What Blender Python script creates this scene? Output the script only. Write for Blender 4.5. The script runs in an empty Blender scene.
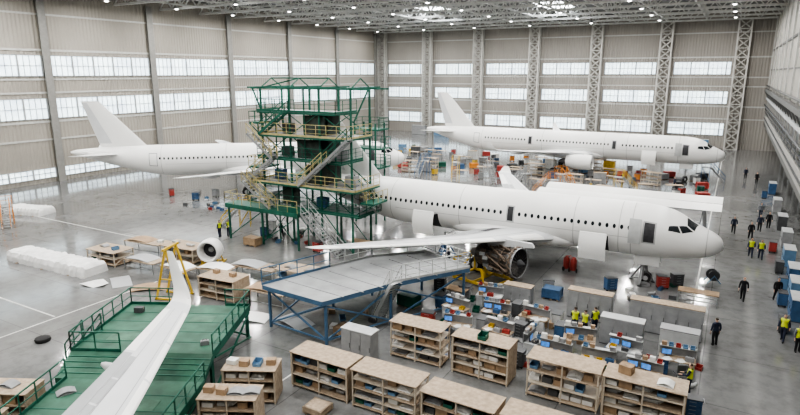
import bpy, math, random
from mathutils import Vector, Matrix
random.seed(7)
R=math.radians
SC=bpy.context.scene
COL=SC.collection
FPX=580.0; HC=16.0; PIT=R(13.1); YAW=R(29.7)
def P(x,y,z=0.0):
    u=x-400; v=207.5-y
    ve=v*math.cos(PIT)-FPX*math.sin(PIT); fw=FPX*math.cos(PIT)+v*math.sin(PIT)
    t=(z-HC)/ve; r=u*t; f=fw*t
    return Vector((r*math.cos(YAW)-f*math.sin(YAW), r*math.sin(YAW)+f*math.cos(YAW), z))
# ---------------------------------------------------------------- helpers
class MB:
    def __init__(s): s.v=[]; s.f=[]; s.mi=[]
    def add(s,vs,fs,m=0):
        b=len(s.v); s.v.extend([tuple(p) for p in vs]); s.f.extend([tuple(i+b for i in f) for f in fs]); s.mi.extend([m]*len(fs)); return s
    def box(s,x0,x1,y0,y1,z0,z1,m=0):
        return s.add([(x,y,z) for x in(x0,x1) for y in(y0,y1) for z in(z0,z1)],[(0,1,3,2),(4,6,7,5),(0,4,5,1),(2,3,7,6),(0,2,6,4),(1,5,7,3)],m)
    def bar(s,a,b,w,h=None,m=0):
        h=h or w; a=Vector(a); b=Vector(b); d=(b-a).normalized()
        u=Vector((0,0,1)) if abs(d.z)<.95 else Vector((0,1,0))
        x=d.cross(u).normalized()*(w/2); y=x.cross(d).normalized()*(h/2)
        vs=[p+i*x+j*y for p in(a,b) for i,j in((-1,-1),(1,-1),(1,1),(-1,1))]
        return s.add(vs,[(3,2,1,0),(4,5,6,7)]+[(i,(i+1)%4,4+(i+1)%4,4+i) for i in range(4)],m)
    def tube(s,a,b,r,n=8,m=0,r2=None):
        r2=r if r2 is None else r2
        a=Vector(a); b=Vector(b); d=(b-a).normalized()
        u=Vector((0,0,1)) if abs(d.z)<.95 else Vector((0,1,0))
        x=d.cross(u).normalized(); y=x.cross(d).normalized()
        vs=[p+(x*math.cos(2*math.pi*i/n)+y*math.sin(2*math.pi*i/n))*q for p,q in((a,r),(b,r2)) for i in range(n)]
        return s.add(vs,[tuple(range(n-1,-1,-1)),tuple(range(n,2*n))]+[(i,(i+1)%n,n+(i+1)%n,n+i) for i in range(n)],m)
    def loft(s,rings,cap=True,m=0):
        n=len(rings[0]); vs=[p for r in rings for p in r]; fs=[]
        for k in range(len(rings)-1):
            for i in range(n): fs.append((k*n+i,k*n+(i+1)%n,(k+1)*n+(i+1)%n,(k+1)*n+i))
        if cap: fs+= [tuple(range(n-1,-1,-1)),tuple(range((len(rings)-1)*n,len(rings)*n))]
        return s.add(vs,fs,m)
    def lathe(s,prof,M=None,n=20,cap=True,m=0):
        M=M or Matrix()
        return s.loft([[M@Vector((r*math.cos(2*math.pi*i/n),r*math.sin(2*math.pi*i/n),z)) for i in range(n)] for r,z in prof],cap,m)
    def prism(s,poly,z0,z1,m=0):
        return s.loft([[(p[0],p[1],z0) for p in poly],[(p[0],p[1],z1) for p in poly]],True,m)
    def ball(s,c,rx,ry,rz,n=16,k=10,m=0):
        c=Vector(c); rings=[]
        for j in range(1,k):
            a=math.pi*j/k
            rings.append([c+Vector((-rx*math.cos(a),ry*math.sin(a)*math.cos(2*math.pi*i/n),rz*math.sin(a)*math.sin(2*math.pi*i/n))) for i in range(n)])
        return s.loft(rings,True,m)
    def rail(s,pts,h=1.1,sp=1.6,w=.06,m=0,toe=True,mids=1):
        pts=[Vector(p) for p in pts]; up=Vector((0,0,h))
        for a,b in zip(pts,pts[1:]):
            n=max(1,round((b-a).length/sp))
            for i in range(n+1):
                q=a.lerp(b,i/n); s.bar(q,q+up,w,w,m)
            s.bar(a+up,b+up,w*1.15,None,m)
            for k in range(mids): s.bar(a+up*((k+1)/(mids+1)),b+up*((k+1)/(mids+1)),w*.8,None,m)
            if toe: s.bar(a+Vector((0,0,.08)),b+Vector((0,0,.08)),.03,.16,m)
        return s
    def build(s,name,mats,parent=None,smooth=False,loc=None):
        me=bpy.data.meshes.new(name); me.from_pydata(s.v,[],s.f)
        if not isinstance(mats,(list,tuple)): mats=[mats]
        for m in mats: me.materials.append(m)
        if len(mats)>1: me.polygons.foreach_set('material_index',s.mi)
        if smooth:
            me.polygons.foreach_set('use_smooth',[True]*len(me.polygons)); me.set_sharp_from_angle(angle=R(40))
        me.update()
        o=bpy.data.objects.new(name,me); COL.objects.link(o)
        if parent: o.parent=parent
        if loc is not None: o.location=loc
        return o
def tag(o,label=None,cat=None,group=None,kind=None):
    for k,v in(('label',label),('category',cat),('group',group),('kind',kind)):
        if v: o[k]=v
        elif k in o: del o[k]
    return o
def root(name,loc=(0,0,0),label=None,cat=None,rz=0,group=None):
    o=bpy.data.objects.new(name,None); COL.objects.link(o); o.empty_display_size=.3
    o.location=loc; o.rotation_euler=(0,0,rz); return tag(o,label,cat,group)
def dup(r):
    def cp(o,par):
        c=o.copy(); COL.objects.link(c); c.parent=par
        for ch in list(o.children): cp(ch,c)
        return c
    return cp(r,None)
CACHE={}
def place(key,fn,loc,rz,label,cat,group=None):
    if key in CACHE: r=dup(CACHE[key])
    else: r=fn(); CACHE[key]=r
    r.location=loc; r.rotation_euler=(0,0,rz); return tag(r,label,cat,group)
def struct(mb,name,m,**k): return tag(mb.build(name,m,**k),kind='structure')
def mat(name,col,rough=.5,metal=0.0,var=.1,scale=2.0,emit=0,spec=.5,bump=0):
    m=bpy.data.materials.new(name); m.use_nodes=True; nt=m.node_tree; b=nt.nodes['Principled BSDF']
    b.inputs['Roughness'].default_value=rough; b.inputs['Metallic'].default_value=metal; b.inputs['Specular IOR Level'].default_value=spec
    tc=nt.nodes.new('ShaderNodeTexCoord'); n=nt.nodes.new('ShaderNodeTexNoise'); n.inputs['Scale'].default_value=scale; n.inputs['Detail'].default_value=4
    r=nt.nodes.new('ShaderNodeValToRGB'); r.color_ramp.elements[0].position=.3; r.color_ramp.elements[1].position=.7
    r.color_ramp.elements[0].color=[max(0,c*(1-var)) for c in col]+[1]; r.color_ramp.elements[1].color=[min(1,c*(1+var)) for c in col]+[1]
    nt.links.new(tc.outputs['Object'],n.inputs['Vector']); nt.links.new(n.outputs['Fac'],r.inputs['Fac']); nt.links.new(r.outputs['Color'],b.inputs['Base Color'])
    if bump:
        bp=nt.nodes.new('ShaderNodeBump'); bp.inputs['Strength'].default_value=bump; nt.links.new(n.outputs['Fac'],bp.inputs['Height']); nt.links.new(bp.outputs['Normal'],b.inputs['Normal'])
    if emit:
        nt.links.new(r.outputs['Color'],b.inputs['Emission Color']); b.inputs['Emission Strength'].default_value=emit
    return m
W=mat('aircraft_white',(.78,.78,.765),.34,0,.025,.5)
WG=mat('wing_grey',(.58,.59,.60),.38,0,.05,.6)
PG=mat('panel_grey',(.36,.37,.38),.42,0,.06,.6)
LINE=mat('panel_line',(.30,.31,.32),.5,0,.05)
SEAM=mat('skin_seam',(.50,.50,.49),.5,0,.05)
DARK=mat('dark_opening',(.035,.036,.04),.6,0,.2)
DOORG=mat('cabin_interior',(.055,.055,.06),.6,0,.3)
GLASS=mat('dark_glass',(.02,.025,.03),.12,0,.2)
STEEL=mat('steel',(.40,.41,.42),.4,.6,.1)
METAL=mat('engine_metal',(.13,.125,.12),.45,.4,.4,6)
BRONZE=mat('engine_bronze',(.17,.13,.10),.45,.5,.5,8)
RUB=mat('rubber',(.025,.025,.025),.8,0,.2)
GREEN=mat('dock_green',(.018,.115,.078),.5,0,.2)
DGREEN=mat('deck_green',(.045,.13,.085),.6,0,.35,.9)
DGREEN2=mat('deck_green_light',(.07,.165,.11),.6,0,.35,1.3)
DKPAN=mat('dark_panel',(.05,.065,.057),.7,0,.4,1.2)
YEL=mat('safety_yellow',(.60,.41,.06),.5,0,.15)
DYEL=mat('dull_yellow',(.45,.39,.20),.6,0,.2)
ORA=mat('orange_paint',(.60,.24,.05),.5,0,.12)
BLUE=mat('blue_paint',(.055,.12,.23),.45,0,.2)
LBLUE=mat('light_blue_paint',(.14,.25,.38),.5,0,.15)
DBLUE=mat('dock_blue',(.08,.155,.25),.5,0,.15)
RED=mat('red_paint',(.36,.06,.05),.45,0,.15)
GREY=mat('grey_paint',(.29,.295,.30),.5,0,.12)
LGREY=mat('light_grey_paint',(.46,.47,.47),.5,0,.1)
DGREY=mat('dark_grey_paint',(.085,.088,.092),.55,0,.15)
DECK=mat('deck_grey',(.32,.33,.335),.55,0,.2,.7)
CHIP=mat('chipboard',(.39,.31,.23),.75,0,.2,5)
WOOD=mat('plywood',(.33,.235,.15),.75,0,.2,3)
CARD=mat('cardboard',(.35,.25,.165),.8,0,.15)
BEIGE=mat('beige_steel',(.50,.44,.36),.6,0,.1)
FOAM=mat('white_foam',(.68,.68,.66),.8,0,.08)
SHEET=mat('plastic_sheet',(.72,.72,.71),.4,0,.1,1.5,0,.5,.3)
SCREEN=mat('screen_blue',(.08,.22,.55),.3,0,.5,3,.6)
SKIN=mat('skin',(.55,.36,.27),.6,0,.06)
HAIR=mat('hair_brown',(.05,.035,.025),.7,0,.2)
HIVIS=mat('hi_vis_yellow',(.58,.66,.06),.6,0,.08)
NAVY=mat('navy_cloth',(.025,.032,.06),.8,0,.2)
BLACKC=mat('black_cloth',(.015,.015,.018),.8,0,.2)
GCLOTH=mat('grey_cloth',(.13,.14,.155),.8,0,.2)
LAMP=mat('lamp_glow',(1,.99,.96),.4,0,.0,1,10)
WIN=mat('window_daylight',(.74,.85,.95),.35,0,.16,.45,1.4)
TRUSS=mat('truss_steel',(.62,.62,.60),.55,0,.08)
COLM=mat('column_steel',(.52,.52,.50),.5,0,.08)
MULL=mat('mullion_grey',(.36,.37,.38),.5,0,.08)
WCOL=mat('wall_column_grey',(.27,.265,.25),.5,0,.08)
def cladding(name,col,axis):
    m=mat(name,col,.6,0,.09,.12); nt=m.node_tree; b=nt.nodes['Principled BSDF']
    tc=nt.nodes.new('ShaderNodeTexCoord'); wv=nt.nodes.new('ShaderNodeTexWave'); wv.bands_direction=axis; wv.inputs['Scale'].default_value=.55
    bp=nt.nodes.new('ShaderNodeBump'); bp.inputs['Strength'].default_value=.5; bp.inputs['Distance'].default_value=.15
    nt.links.new(tc.outputs['Object'],wv.inputs['Vector']); nt.links.new(wv.outputs['Fac'],bp.inputs['Height']); nt.links.new(bp.outputs['Normal'],b.inputs['Normal'])
    return m
CLX=cladding('wall_cladding_back',(.34,.32,.29),'X'); CLY=cladding('wall_cladding_side',(.36,.335,.295),'Y')
CEIL=mat('roof_deck',(.17,.17,.165),.7,0,.25,.4)
def floor_mat():
    m=mat('epoxy_floor',(.215,.217,.215),.2,0,.22,.09); nt=m.node_tree; b=nt.nodes['Principled BSDF']; L=nt.links
    tc=nt.nodes.new('ShaderNodeTexCoord'); n=nt.nodes.new('ShaderNodeTexNoise'); n.inputs['Scale'].default_value=.35; n.inputs['Detail'].default_value=8
    mr=nt.nodes.new('ShaderNodeMapRange'); mr.inputs['To Min'].default_value=.04; mr.inputs['To Max'].default_value=.18
    L.new(tc.outputs['Object'],n.inputs['Vector']); L.new(n.outputs['Fac'],mr.inputs['Value']); L.new(mr.outputs['Result'],b.inputs['Roughness'])
    b.inputs['Specular IOR Level'].default_value=.9
    br=nt.nodes.new('ShaderNodeTexBrick'); br.offset=0; br.inputs['Scale'].default_value=1; br.inputs['Brick Width'].default_value=6; br.inputs['Row Height'].default_value=6
    br.inputs['Mortar Size'].default_value=.03; br.inputs['Color1'].default_value=(1,1,1,1); br.inputs['Color2'].default_value=(.88,.88,.88,1); br.inputs['Mortar'].default_value=(.6,.6,.6,1)
    mx=nt.nodes.new('ShaderNodeMix'); mx.data_type='RGBA'; mx.blend_type='MULTIPLY'; mx.inputs[0].default_value=1
    src=b.inputs['Base Color'].links[0].from_socket
    L.new(tc.outputs['Object'],br.inputs['Vector']); L.new(src,mx.inputs[6]); L.new(br.outputs['Color'],mx.inputs[7])
    n2=nt.nodes.new('ShaderNodeTexNoise'); n2.inputs['Scale'].default_value=.9; n2.inputs['Detail'].default_value=9; n2.inputs['Roughness'].default_value=.7
    r2=nt.nodes.new('ShaderNodeValToRGB'); r2.color_ramp.elements[0].position=.3; r2.color_ramp.elements[0].color=(.68,.68,.67,1); r2.color_ramp.elements[1].position=.55; r2.color_ramp.elements[1].color=(1,1,1,1)
    m2=nt.nodes.new('ShaderNodeMix'); m2.data_type='RGBA'; m2.blend_type='MULTIPLY'; m2.inputs[0].default_value=1
    L.new(tc.outputs['Object'],n2.inputs['Vector']); L.new(n2.outputs['Fac'],r2.inputs['Fac']); L.new(mx.outputs[2],m2.inputs[6]); L.new(r2.outputs['Color'],m2.inputs[7]); L.new(m2.outputs[2],b.inputs['Base Color'])
    return m
FLOOR=floor_mat()
# ---------------------------------------------------------------- people
def body_mesh(pose):
    V=[];E=[];RR=[]
    def v(p,r,par=None):
        V.append(p);RR.append(r)
        if par is not None:E.append((par,len(V)-1))
        return len(V)-1
    pel=v((0,0,.96),(.15,.11)); sp=v((0,0,1.14),(.145,.10),pel); ch=v((0,.0,1.34),(.175,.115),sp); nb=v((0,0,1.49),(.075,.07),ch)
    nk=v((0,.01,1.55),(.055,.055),nb); h1=v((0,.025,1.62),(.07,.085),nk); h2=v((0,.015,1.70),(.082,.1),h1); v((0,.0,1.765),(.055,.07),h2)
    v((0,.125,1.655),(.014,.014),h1)
    for s in(-1,1):
        v((s*.088,.01,1.665),(.016,.02),h2)
        sw={'stand':0,'walk':s*.16,'work':.3}[pose]
        sh=v((s*.19,0,1.43),(.065,.065),ch)
        if pose=='work': el=(s*.24,.08,1.17); wr=(s*.16,.33,1.12); hd=(s*.15,.41,1.11); fd=Vector((0,1,-.1))
        else: el=(s*.255,-.02+sw*.4,1.15); wr=(s*.27,.05+sw,.91); hd=(s*.272,.07+sw*1.1,.83); fd=Vector((0,.2,-1))
        e=v(el,(.046,.046),sh); w=v(wr,(.03,.03),e); pa=v(hd,(.036,.022),w)
        fd.normalize(); hv=Vector(hd)
        for k in range(4):
            q=hv+fd*.05+Vector((0,(k-1.5)*.017,0)) if fd.z<-.5 else hv+fd*.05+Vector(((k-1.5)*.017,0,0))
            ln=(.06,.075,.07,.055)[k]; a=v(tuple(q),(.009,.009),pa); v(tuple(q+fd*ln+Vector((-s*.012,0,-.006))),(.008,.008),a)
        a=v(tuple(hv+Vector((-s*.01,.035,.005))),(.011,.011),pa); v(tuple(hv+Vector((-s*.015,.055,-.03)) if fd.z<-.5 else hv+Vector((-s*.05,.05,.01))),(.009,.009),a)
        st={'stand':.02*s,'walk':-s*.24,'work':.05*s}[pose]
        hp=v((s*.095,0,.88),(.095,.1),pel); kn=v((s*.11,st*.55+.03,.49),(.065,.068),hp)
        ax=st-(.02 if st>=0 else .05); an=v((s*.115,ax,.10),(.044,.048),kn); v((s*.13,ax+.15,.045),(.042,.04),an); v((s*.115,ax-.04,.05),(.038,.042),an)
    me=bpy.data.meshes.new('bodyskel'); me.from_pydata(V,E,[]); o=bpy.data.objects.new('bodyskel',me); COL.objects.link(o)
    o.modifiers.new('s','SKIN'); sv=me.skin_vertices[0].data
    for i,r in enumerate(RR): sv[i].radius=r; sv[i].use_root=(i==0)
    o.modifiers.new('u','SUBSURF').levels=1
    dg=bpy.context.evaluated_depsgraph_get(); m2=bpy.data.meshes.new_from_object(o.evaluated_get(dg))
    bpy.data.objects.remove(o); m2.name='body'
    zmin=min(q.co.z for q in m2.vertices)
    for q in m2.vertices: q.co.z-=zmin
    return m2
def subset(me,pred,off,name):
    mp={};vs=[];fs=[]
    for p in me.polygons:
        if pred(p.center):
            f=[]
            for i in p.vertices:
                if i not in mp: mp[i]=len(vs); q=me.vertices[i]; vs.append(tuple(q.co+q.normal*off))
                f.append(mp[i])
            fs.append(f)
    m=bpy.data.meshes.new(name); m.from_pydata(vs,[],fs); return m
BM={}
def person(loc,rz,pose,outfit,label):
    key=(pose,outfit)
    if pose not in BM:
        b=body_mesh(pose); b.materials.append(SKIN); BM[pose]=b
    if key in BM: r=dup(BM[key])
    else:
        b=BM[pose]; r=root('person'); top,leg,vest={'vest':(NAVY,NAVY,1),'dark':(BLACKC,BLACKC,0),'navy':(NAVY,BLACKC,0),'grey':(GCLOTH,NAVY,0),'vestgrey':(GCLOTH,BLACKC,1)}[outfit]
        hand=lambda c:(abs(c.x)>.2 and c.z<.9) or (c.y>.33 and c.z>.9)
        L=[('body',b,SKIN),('trousers',subset(b,lambda c:.09<c.z<1.0 and not(abs(c.x)>.19 and c.z>.72),.012,'trousers'),leg),
           ('jacket',subset(b,lambda c:.93<c.z<1.50 and not hand(c) and c.y<.34,.016,'jacket'),top),
           ('shoe',subset(b,lambda c:c.z<.11 and c.x>0,.01,'shoe'),RUB),('shoe',subset(b,lambda c:c.z<.11 and c.x<0,.01,'shoe'),RUB),
           ('hair',subset(b,lambda c:c.z>1.655 and (c.z>1.745 or c.y<.03),.014,'hair'),HAIR)]
        if vest: L.append(('hi_vis_vest',subset(b,lambda c:.95<c.z<1.47 and abs(c.x)<.2 and c.y<.2,.03,'hi_vis_vest'),HIVIS))
        for n,m,mt in L:
            if not m.materials: m.materials.append(mt)
            m.polygons.foreach_set('use_smooth',[True]*len(m.polygons))
            o=bpy.data.objects.new(n,m); COL.objects.link(o); o.parent=r
        BM[key]=r
    r.location=loc; r.rotation_euler=(0,0,rz); return tag(r,label,'person')
for x,y,rz,pose,of,lab in[
 (742,300,170,'walk','dark','person in black walking alone on the aisle beside the airliner nose'),
 (776,301,190,'walk','dark','person in dark clothes walking next to blue equipment by the right wall'),
 (782,341,160,'walk','vest','person in yellow hi-vis vest walking nearest the camera on the right aisle'),
 (797,352,200,'stand','vestgrey','person in yellow vest cut off by the right edge of the photo'),
 (733,233,180,'walk','navy','person in navy overalls at the left of the walking group'),
 (750,239,185,'walk','dark','person in black in the middle of the walking group'),
 (759,231,175,'walk','navy','person in dark blue walking just behind the middle of the group'),
 (768,228,190,'stand','dark','person in black at the rear right of the walking group'),
 (760,218,170,'walk','grey','person in grey jacket farthest back in the walking group'),
 (750,257,180,'walk','vest','left of two people in yellow vests walking side by side on the aisle'),
 (760,259,180,'walk','vest','right of two people in yellow vests walking side by side on the aisle'),
 (745,179,180,'stand','navy','person standing far down the aisle by the far airliner nose'),
 (756,184,200,'stand','dark','person standing by the far end of the right gallery'),
 (220,237,90,'stand','vest','left of two people in yellow vests beside the green tail dock'),
 (229,236,250,'work','vest','right of two people in yellow vests beside the green tail dock'),
 (282,240,20,'work','navy','person in navy working below the green tail dock'),
 (688,395,80,'work','vest','person in yellow vest standing by the lower right workbenches'),
 (574,333,10,'work','vest','person in yellow vest leftmost among the three at the grey cabinets'),
 (584,336,-20,'work','vestgrey','person in yellow vest in the middle of the three at the grey cabinets'),
 (594,333,40,'stand','vest','person in yellow vest rightmost among the three at the grey cabinets'),
 (714,345,30,'stand','navy','person in navy near the lower right aisle'),
 (448,268,60,'work','navy','person in navy working behind the exposed engine'),
 (622,184,60,'stand','vest','person in yellow vest under the far airliner fuselage'),
 (674,189,100,'walk','navy','person in navy walking under the far airliner nose')]:
    person(P(x,y),R(rz),pose,of,lab)
# ---------------------------------------------------------------- building shell
XL,XR,YB,YF,ZT=-88.0,5.5,143.0,-36.0,28.4
struct(MB().box(XL-.5,11,YF,YB+.5,-.3,0),'floor',FLOOR)
struct(MB().box(XL-.5,XL,YF,YB+.5,0,ZT),'wall_left',CLY)
struct(MB().box(XL,11,YB,YB+.5,0,ZT),'wall_back',CLX)
struct(MB().box(XL-.5,11,YF-.5,YF,0,ZT),'wall_front',CLX)
struct(MB().box(XR,XR+.4,YF,YB,12.8,ZT),'wall_right',mat('right_wall_panel',(.38,.36,.325),.6,0,.06,.2))
struct(MB().box(10.5,11,YF,YB,0,12.8),'wall_right_lower',mat('right_wall_lower_panel',(.48,.47,.44),.6,0,.06,.2))
struct(MB().box(XL-.5,11,YF-.5,YB+.5,ZT,ZT+.4),'ceiling',CEIL)
GB=mat('gallery_band',(.40,.39,.37),.6,0,.08); GD=mat('gallery_dark',(.14,.14,.135),.6,0,.1)
tn=0
def trim(mb,m):
    global tn; tn+=1; return struct(mb,'trim_%d'%tn,m)
trim(MB().box(XR,10.5,YF,YB,5.5,6.1),GD); trim(MB().box(XR,XR+.15,YF,YB,6.1,7.6),GB)
trim(MB().box(XR-.6,XR+.4,YF,YB,12.2,12.8),GD); trim(MB().box(XR-.2,XR+.4,YF,YB,10.6,11.0),LGREY); trim(MB().box(XR-.15,XR+.05,YF,YB,20.2,20.5),GD); trim(MB().box(XR-.12,XR+.05,YF,YB,16.4,16.6),GD)
for i in range(6,30):
    trim(MB().box(XR,XR+.2,i*5-4,i*5-3.7,6.1,12.2),GB)
    trim(MB().bar((XR+.05,i*5-3.85,11),(XR-.5,i*5-3.85,12.2),.18),GD)
    if i%2: trim(MB().box(XR-.22,XR+.05,i*5-4,i*5-3.6,12.8,26.8),COLM)
trim(MB().tube((XR-.3,YF,9.6),(XR-.3,YB,9.6),.12,8),DGREY); trim(MB().tube((XR-.3,YF,13.4),(XR-.3,YB,13.4),.15,8),GD)
trim(MB().box(7.2,7.4,YF,YB,6.1,12.8),GREY)
trim(MB().bar((XR-.1,YF,8.7),(XR-.1,YB,8.7),.1),DGREY); trim(MB().bar((XR-.1,YF,6.9),(XR-.1,YB,6.9),.14),DGREY); trim(MB().bar((XR-.1,YF,8.15),(XR-.1,YB,8.15),.07),DGREY)
for i in range(3,14): trim(MB().box(8.6,8.8,i*10,i*10+.2,0,5.5),LGREY)
for i in range(4,14): trim(MB().box(10.35,10.5,i*9,i*9+4.5,2.6,4.6),GD)
for z,h in((19.0,.3),(14.9,.25),(13,.25),(8.8,.3),(24,.25),(6.2,.25)):
    trim(MB().box(XL,XL+.12,YF,YB,z,z+h),COLM); trim(MB().box(XL,XR,YB-.12,YB,z,z+h),COLM)
MARK=mat('floor_marking',(.55,.55,.52),.5,0,.15,1)
trim(MB().box(-1.1,-.98,12,140,0,.006),MARK)
for y in(35.2,70): trim(MB().box(-80,-47.5 if y<40 else -1.2,y,y+.12,0,.006),MARK)
trim(MB().box(-38.0,-37.88,8,28,0,.006),MARK); trim(MB().box(-19.4,-19.3,19.8,25,0,.006),MARK); trim(MB().box(-62,-38.2,20,20.12,0,.006),MARK)
wn=0
def window(axis,a,b,z0,z1):
    global wn; wn+=1; pane=MB(); fr=MB()
    n=max(3,round((b-a)/.85))
    if axis=='X':
        pane.box(a,b,YB-.1,YB-.02,z0,z1); q=lambda t,z:(t,YB-.14,z)
    else:
        pane.box(XL+.02,XL+.1,a,b,z0,z1); q=lambda t,z:(XL+.14,t,z)
    for i in range(n+1):
        t=a+(b-a)*i/n; fr.bar(q(t,z0),q(t,z1),.07 if i%4 else .22)
    for z in(z0,z1,(z0+z1)/2): fr.bar(q(a,z),q(b,z),.1)
    w=struct(pane,'window_%d'%wn,WIN); fr.build('window_frame',MULL,w)
CX=[-87,-72.5,-58,-43.5,-29,-14.5,0]
for i in range(6):
    for z0,z1 in((15.6,18.2),(9.5,12.1),(2.8,5.4)):
        window('X',CX[i]+1.9,CX[i+1]-1.7,z0,z1)
CYS=[32,50,68,86,104,122]
for y in CYS:
    for z0,z1 in((15.5,18.4),(9.4,12.3),(.7,2.1)):
        if z0<1 and y>60: continue
        window('Y',y+.6,y+17.4,z0,z1)
def skylight(x,y):
    global wn; wn+=1
    w=struct(MB().box(x-2.5,x+2.5,y-5,y+5,ZT-.12,ZT-.02),'window_%d'%wn,mat('skylight_%d'%wn,(.9,.95,1),.4,0,.03,1,12.0))
    f=MB()
    for i in range(6): f.bar((x-2.5,y-5+2*i,ZT-.15),(x+2.5,y-5+2*i,ZT-.15),.12)
    f.build('window_frame',TRUSS,w)
skylight(-54.4,107); skylight(-31.7,114)
def lattice():
    m=MB(); w,d=1.15,.5
    for sx in(-w,w):
        for sy in(-d,d): m.bar((sx,sy,0),(sx,sy,26.6),.3)
    n=14; h=26.6/n
    for k in range(n):
        for sy in(-d,d):
            m.bar((-w,sy,k*h),(w,sy,k*h+h),.15); m.bar((w,sy,k*h),(-w,sy,k*h+h),.15); m.bar((-w,sy,k*h),(w,sy,k*h),.15)
        for sx in(-w,w): m.bar((sx,-d,k*h),(sx,d,k*h+h),.1)
    return m.build('lattice_column',mat('lattice_steel',(.54,.53,.50),.5,0,.06))
pn=['at the left corner of the far wall','second from the left corner','third from the left corner','fourth from the left corner','fifth from the left corner','next to last before the right aisle','at the end of the right aisle']
for i,x in enumerate(CX):
    place('lat',lattice,(x+(.5 if i==0 else 0),YB-1.3,0),0,'pale steel lattice column on the far wall, '+pn[i],'column',"lattice columns along the far wall")
def wallcol():
    m=MB().box(-.15,.35,-.35,.35,0,26.8).box(.35,.45,-.55,.55,0,26.8); return m.build('wall_column',WCOL)
for i,y in enumerate(CYS[1:]+[140]):
    place('wc',wallcol,(XL+.2,y,0),0,'slim grey steel column on the left wall, %s of those seen from the left'%['first','second','third','fourth','fifth','last'][i],'column','columns along the left wall')
def truss(p,q,name,h=1.7,bay=2.4,c=.26,wb=.13):
    m=MB(); p=Vector(p);q=Vector(q); n=max(2,round((q-p).length/bay)); up=Vector((0,0,h))
    m.bar(p,q,c); m.bar(p+up,q+up,.2)
    for i in range(n):
        a=p.lerp(q,i/n); b=p.lerp(q,(i+1)/n); k=(a+b)/2
        m.bar(a,k+up,wb); m.bar(k+up,b,wb)
    return m.build(name,TRUSS)
for i in range(10):
    y=62+i*8.6
    tag(truss((XL+.3,y,26.5),(XR-.2,y,26.5),'roof_truss',1.75,3,.34,.17),'grey steel roof truss running across the hall under the roof','roof truss','cross roof trusses')
for x in(-80,-72.5,-65,-58,-50,-43.5,-36,-29,-21.5,-14.5,-7):
    tag(truss((x,55,26.7),(x,YB-.3,26.7),'roof_girder',1.75,3.4,.24,.12),'grey lengthwise lattice girder under the roof','roof girder','lengthwise roof girders')
def clight():
    m=MB().lathe([(.1,.6),(.14,.45),(.36,.15),(.46,.0),(.43,.02),(.3,.15)],n=14,cap=False)
    r=root('ceiling_light'); m.build('shade',LGREY,r,True)
    MB().lathe([(.02,-.14),(.2,-.1),(.27,.0),(.2,.1),(.02,.12)],None,12).build('bulb',LAMP,r,True)
    MB().tube((0,0,.5),(0,0,2.3),.03,6).build('hanger',DGREY,r)
    ld=bpy.data.lights.new('lamp','AREA'); ld.shape='DISK'; ld.size=.75; ld.energy=1150; ld.color=(1,.985,.96)
    l=bpy.data.objects.new('lamp',ld); COL.objects.link(l); l.parent=r; l.location=(0,0,-.18)
    lp=bpy.data.lights.new('truss_fill','POINT'); lp.energy=45; lp.shadow_soft_size=.3; lp.color=(1,.985,.96)  # added fill light without a fitting, brightens trusses and roof deck
    l=bpy.data.objects.new('truss_fill',lp); COL.objects.link(l); l.parent=r; l.location=(.5,.6,-.5)
    return r
for ix in range(7):
    for iy in range(12):
        place('cl',clight,(-81+ix*13.2,-6+iy*12.4,26.1),0,'round high-bay lamp hanging below the roof trusses','ceiling light','high-bay lamps under the roof')
# ---------------------------------------------------------------- airliners
AF=[(1,0),(.75,.035),(.5,.058),(.25,.062),(.08,.042),(.02,.022),(0,0),(.02,-.018),(.08,-.03),(.25,-.042),(.5,-.04),(.75,-.022)]
UP=sorted(AF[:7])
def ups(c):
    for (a,u),(b,v) in zip(UP,UP[1:]):
        if a<=c<=b: return u+(v-u)*(c-a)/(b-a)
    return 0
def interp(keys,t):
    n=len(keys)
    if t<=keys[0][0]: return keys[0][1:]
    if t>=keys[-1][0]: return keys[-1][1:]
    for i in range(n-1):
        if keys[i][0]<=t<=keys[i+1][0]: break
    def sec(j,k): return (keys[j+1][k]-keys[j][k])/(keys[j+1][0]-keys[j][0])
    def tan(j,k):
        if j==0: return sec(0,k)
        if j==n-1: return sec(n-2,k)
        a,b=sec(j-1,k),sec(j,k); return 0 if a*b<=0 else 2*a*b/(a+b)
    h=keys[i+1][0]-keys[i][0]; s=(t-keys[i][0])/h; out=[]
    for k in range(1,len(keys[0])):
        out.append((2*s**3-3*s*s+1)*keys[i][k]+(s**3-2*s*s+s)*h*tan(i,k)+(3*s*s-2*s**3)*keys[i+1][k]+(s**3-s*s)*h*tan(i+1,k))
    return out
def wheel(parent,c,r,w):
    M=Matrix.Translation(c)@Matrix.Rotation(R(90),4,'X')
    m=MB().lathe([(r*.5,-w/2),(r*.85,-w/2),(r,-w*.3),(r,w*.3),(r*.85,w/2),(r*.5,w/2)],M,18)
    m.lathe([(r*.5,-w*.52),(r*.2,-w*.4),(r*.2,w*.4),(r*.5,w*.52)],M,12,True,1)
    m.build('wheel',[RUB,LGREY],parent,True)
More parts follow.
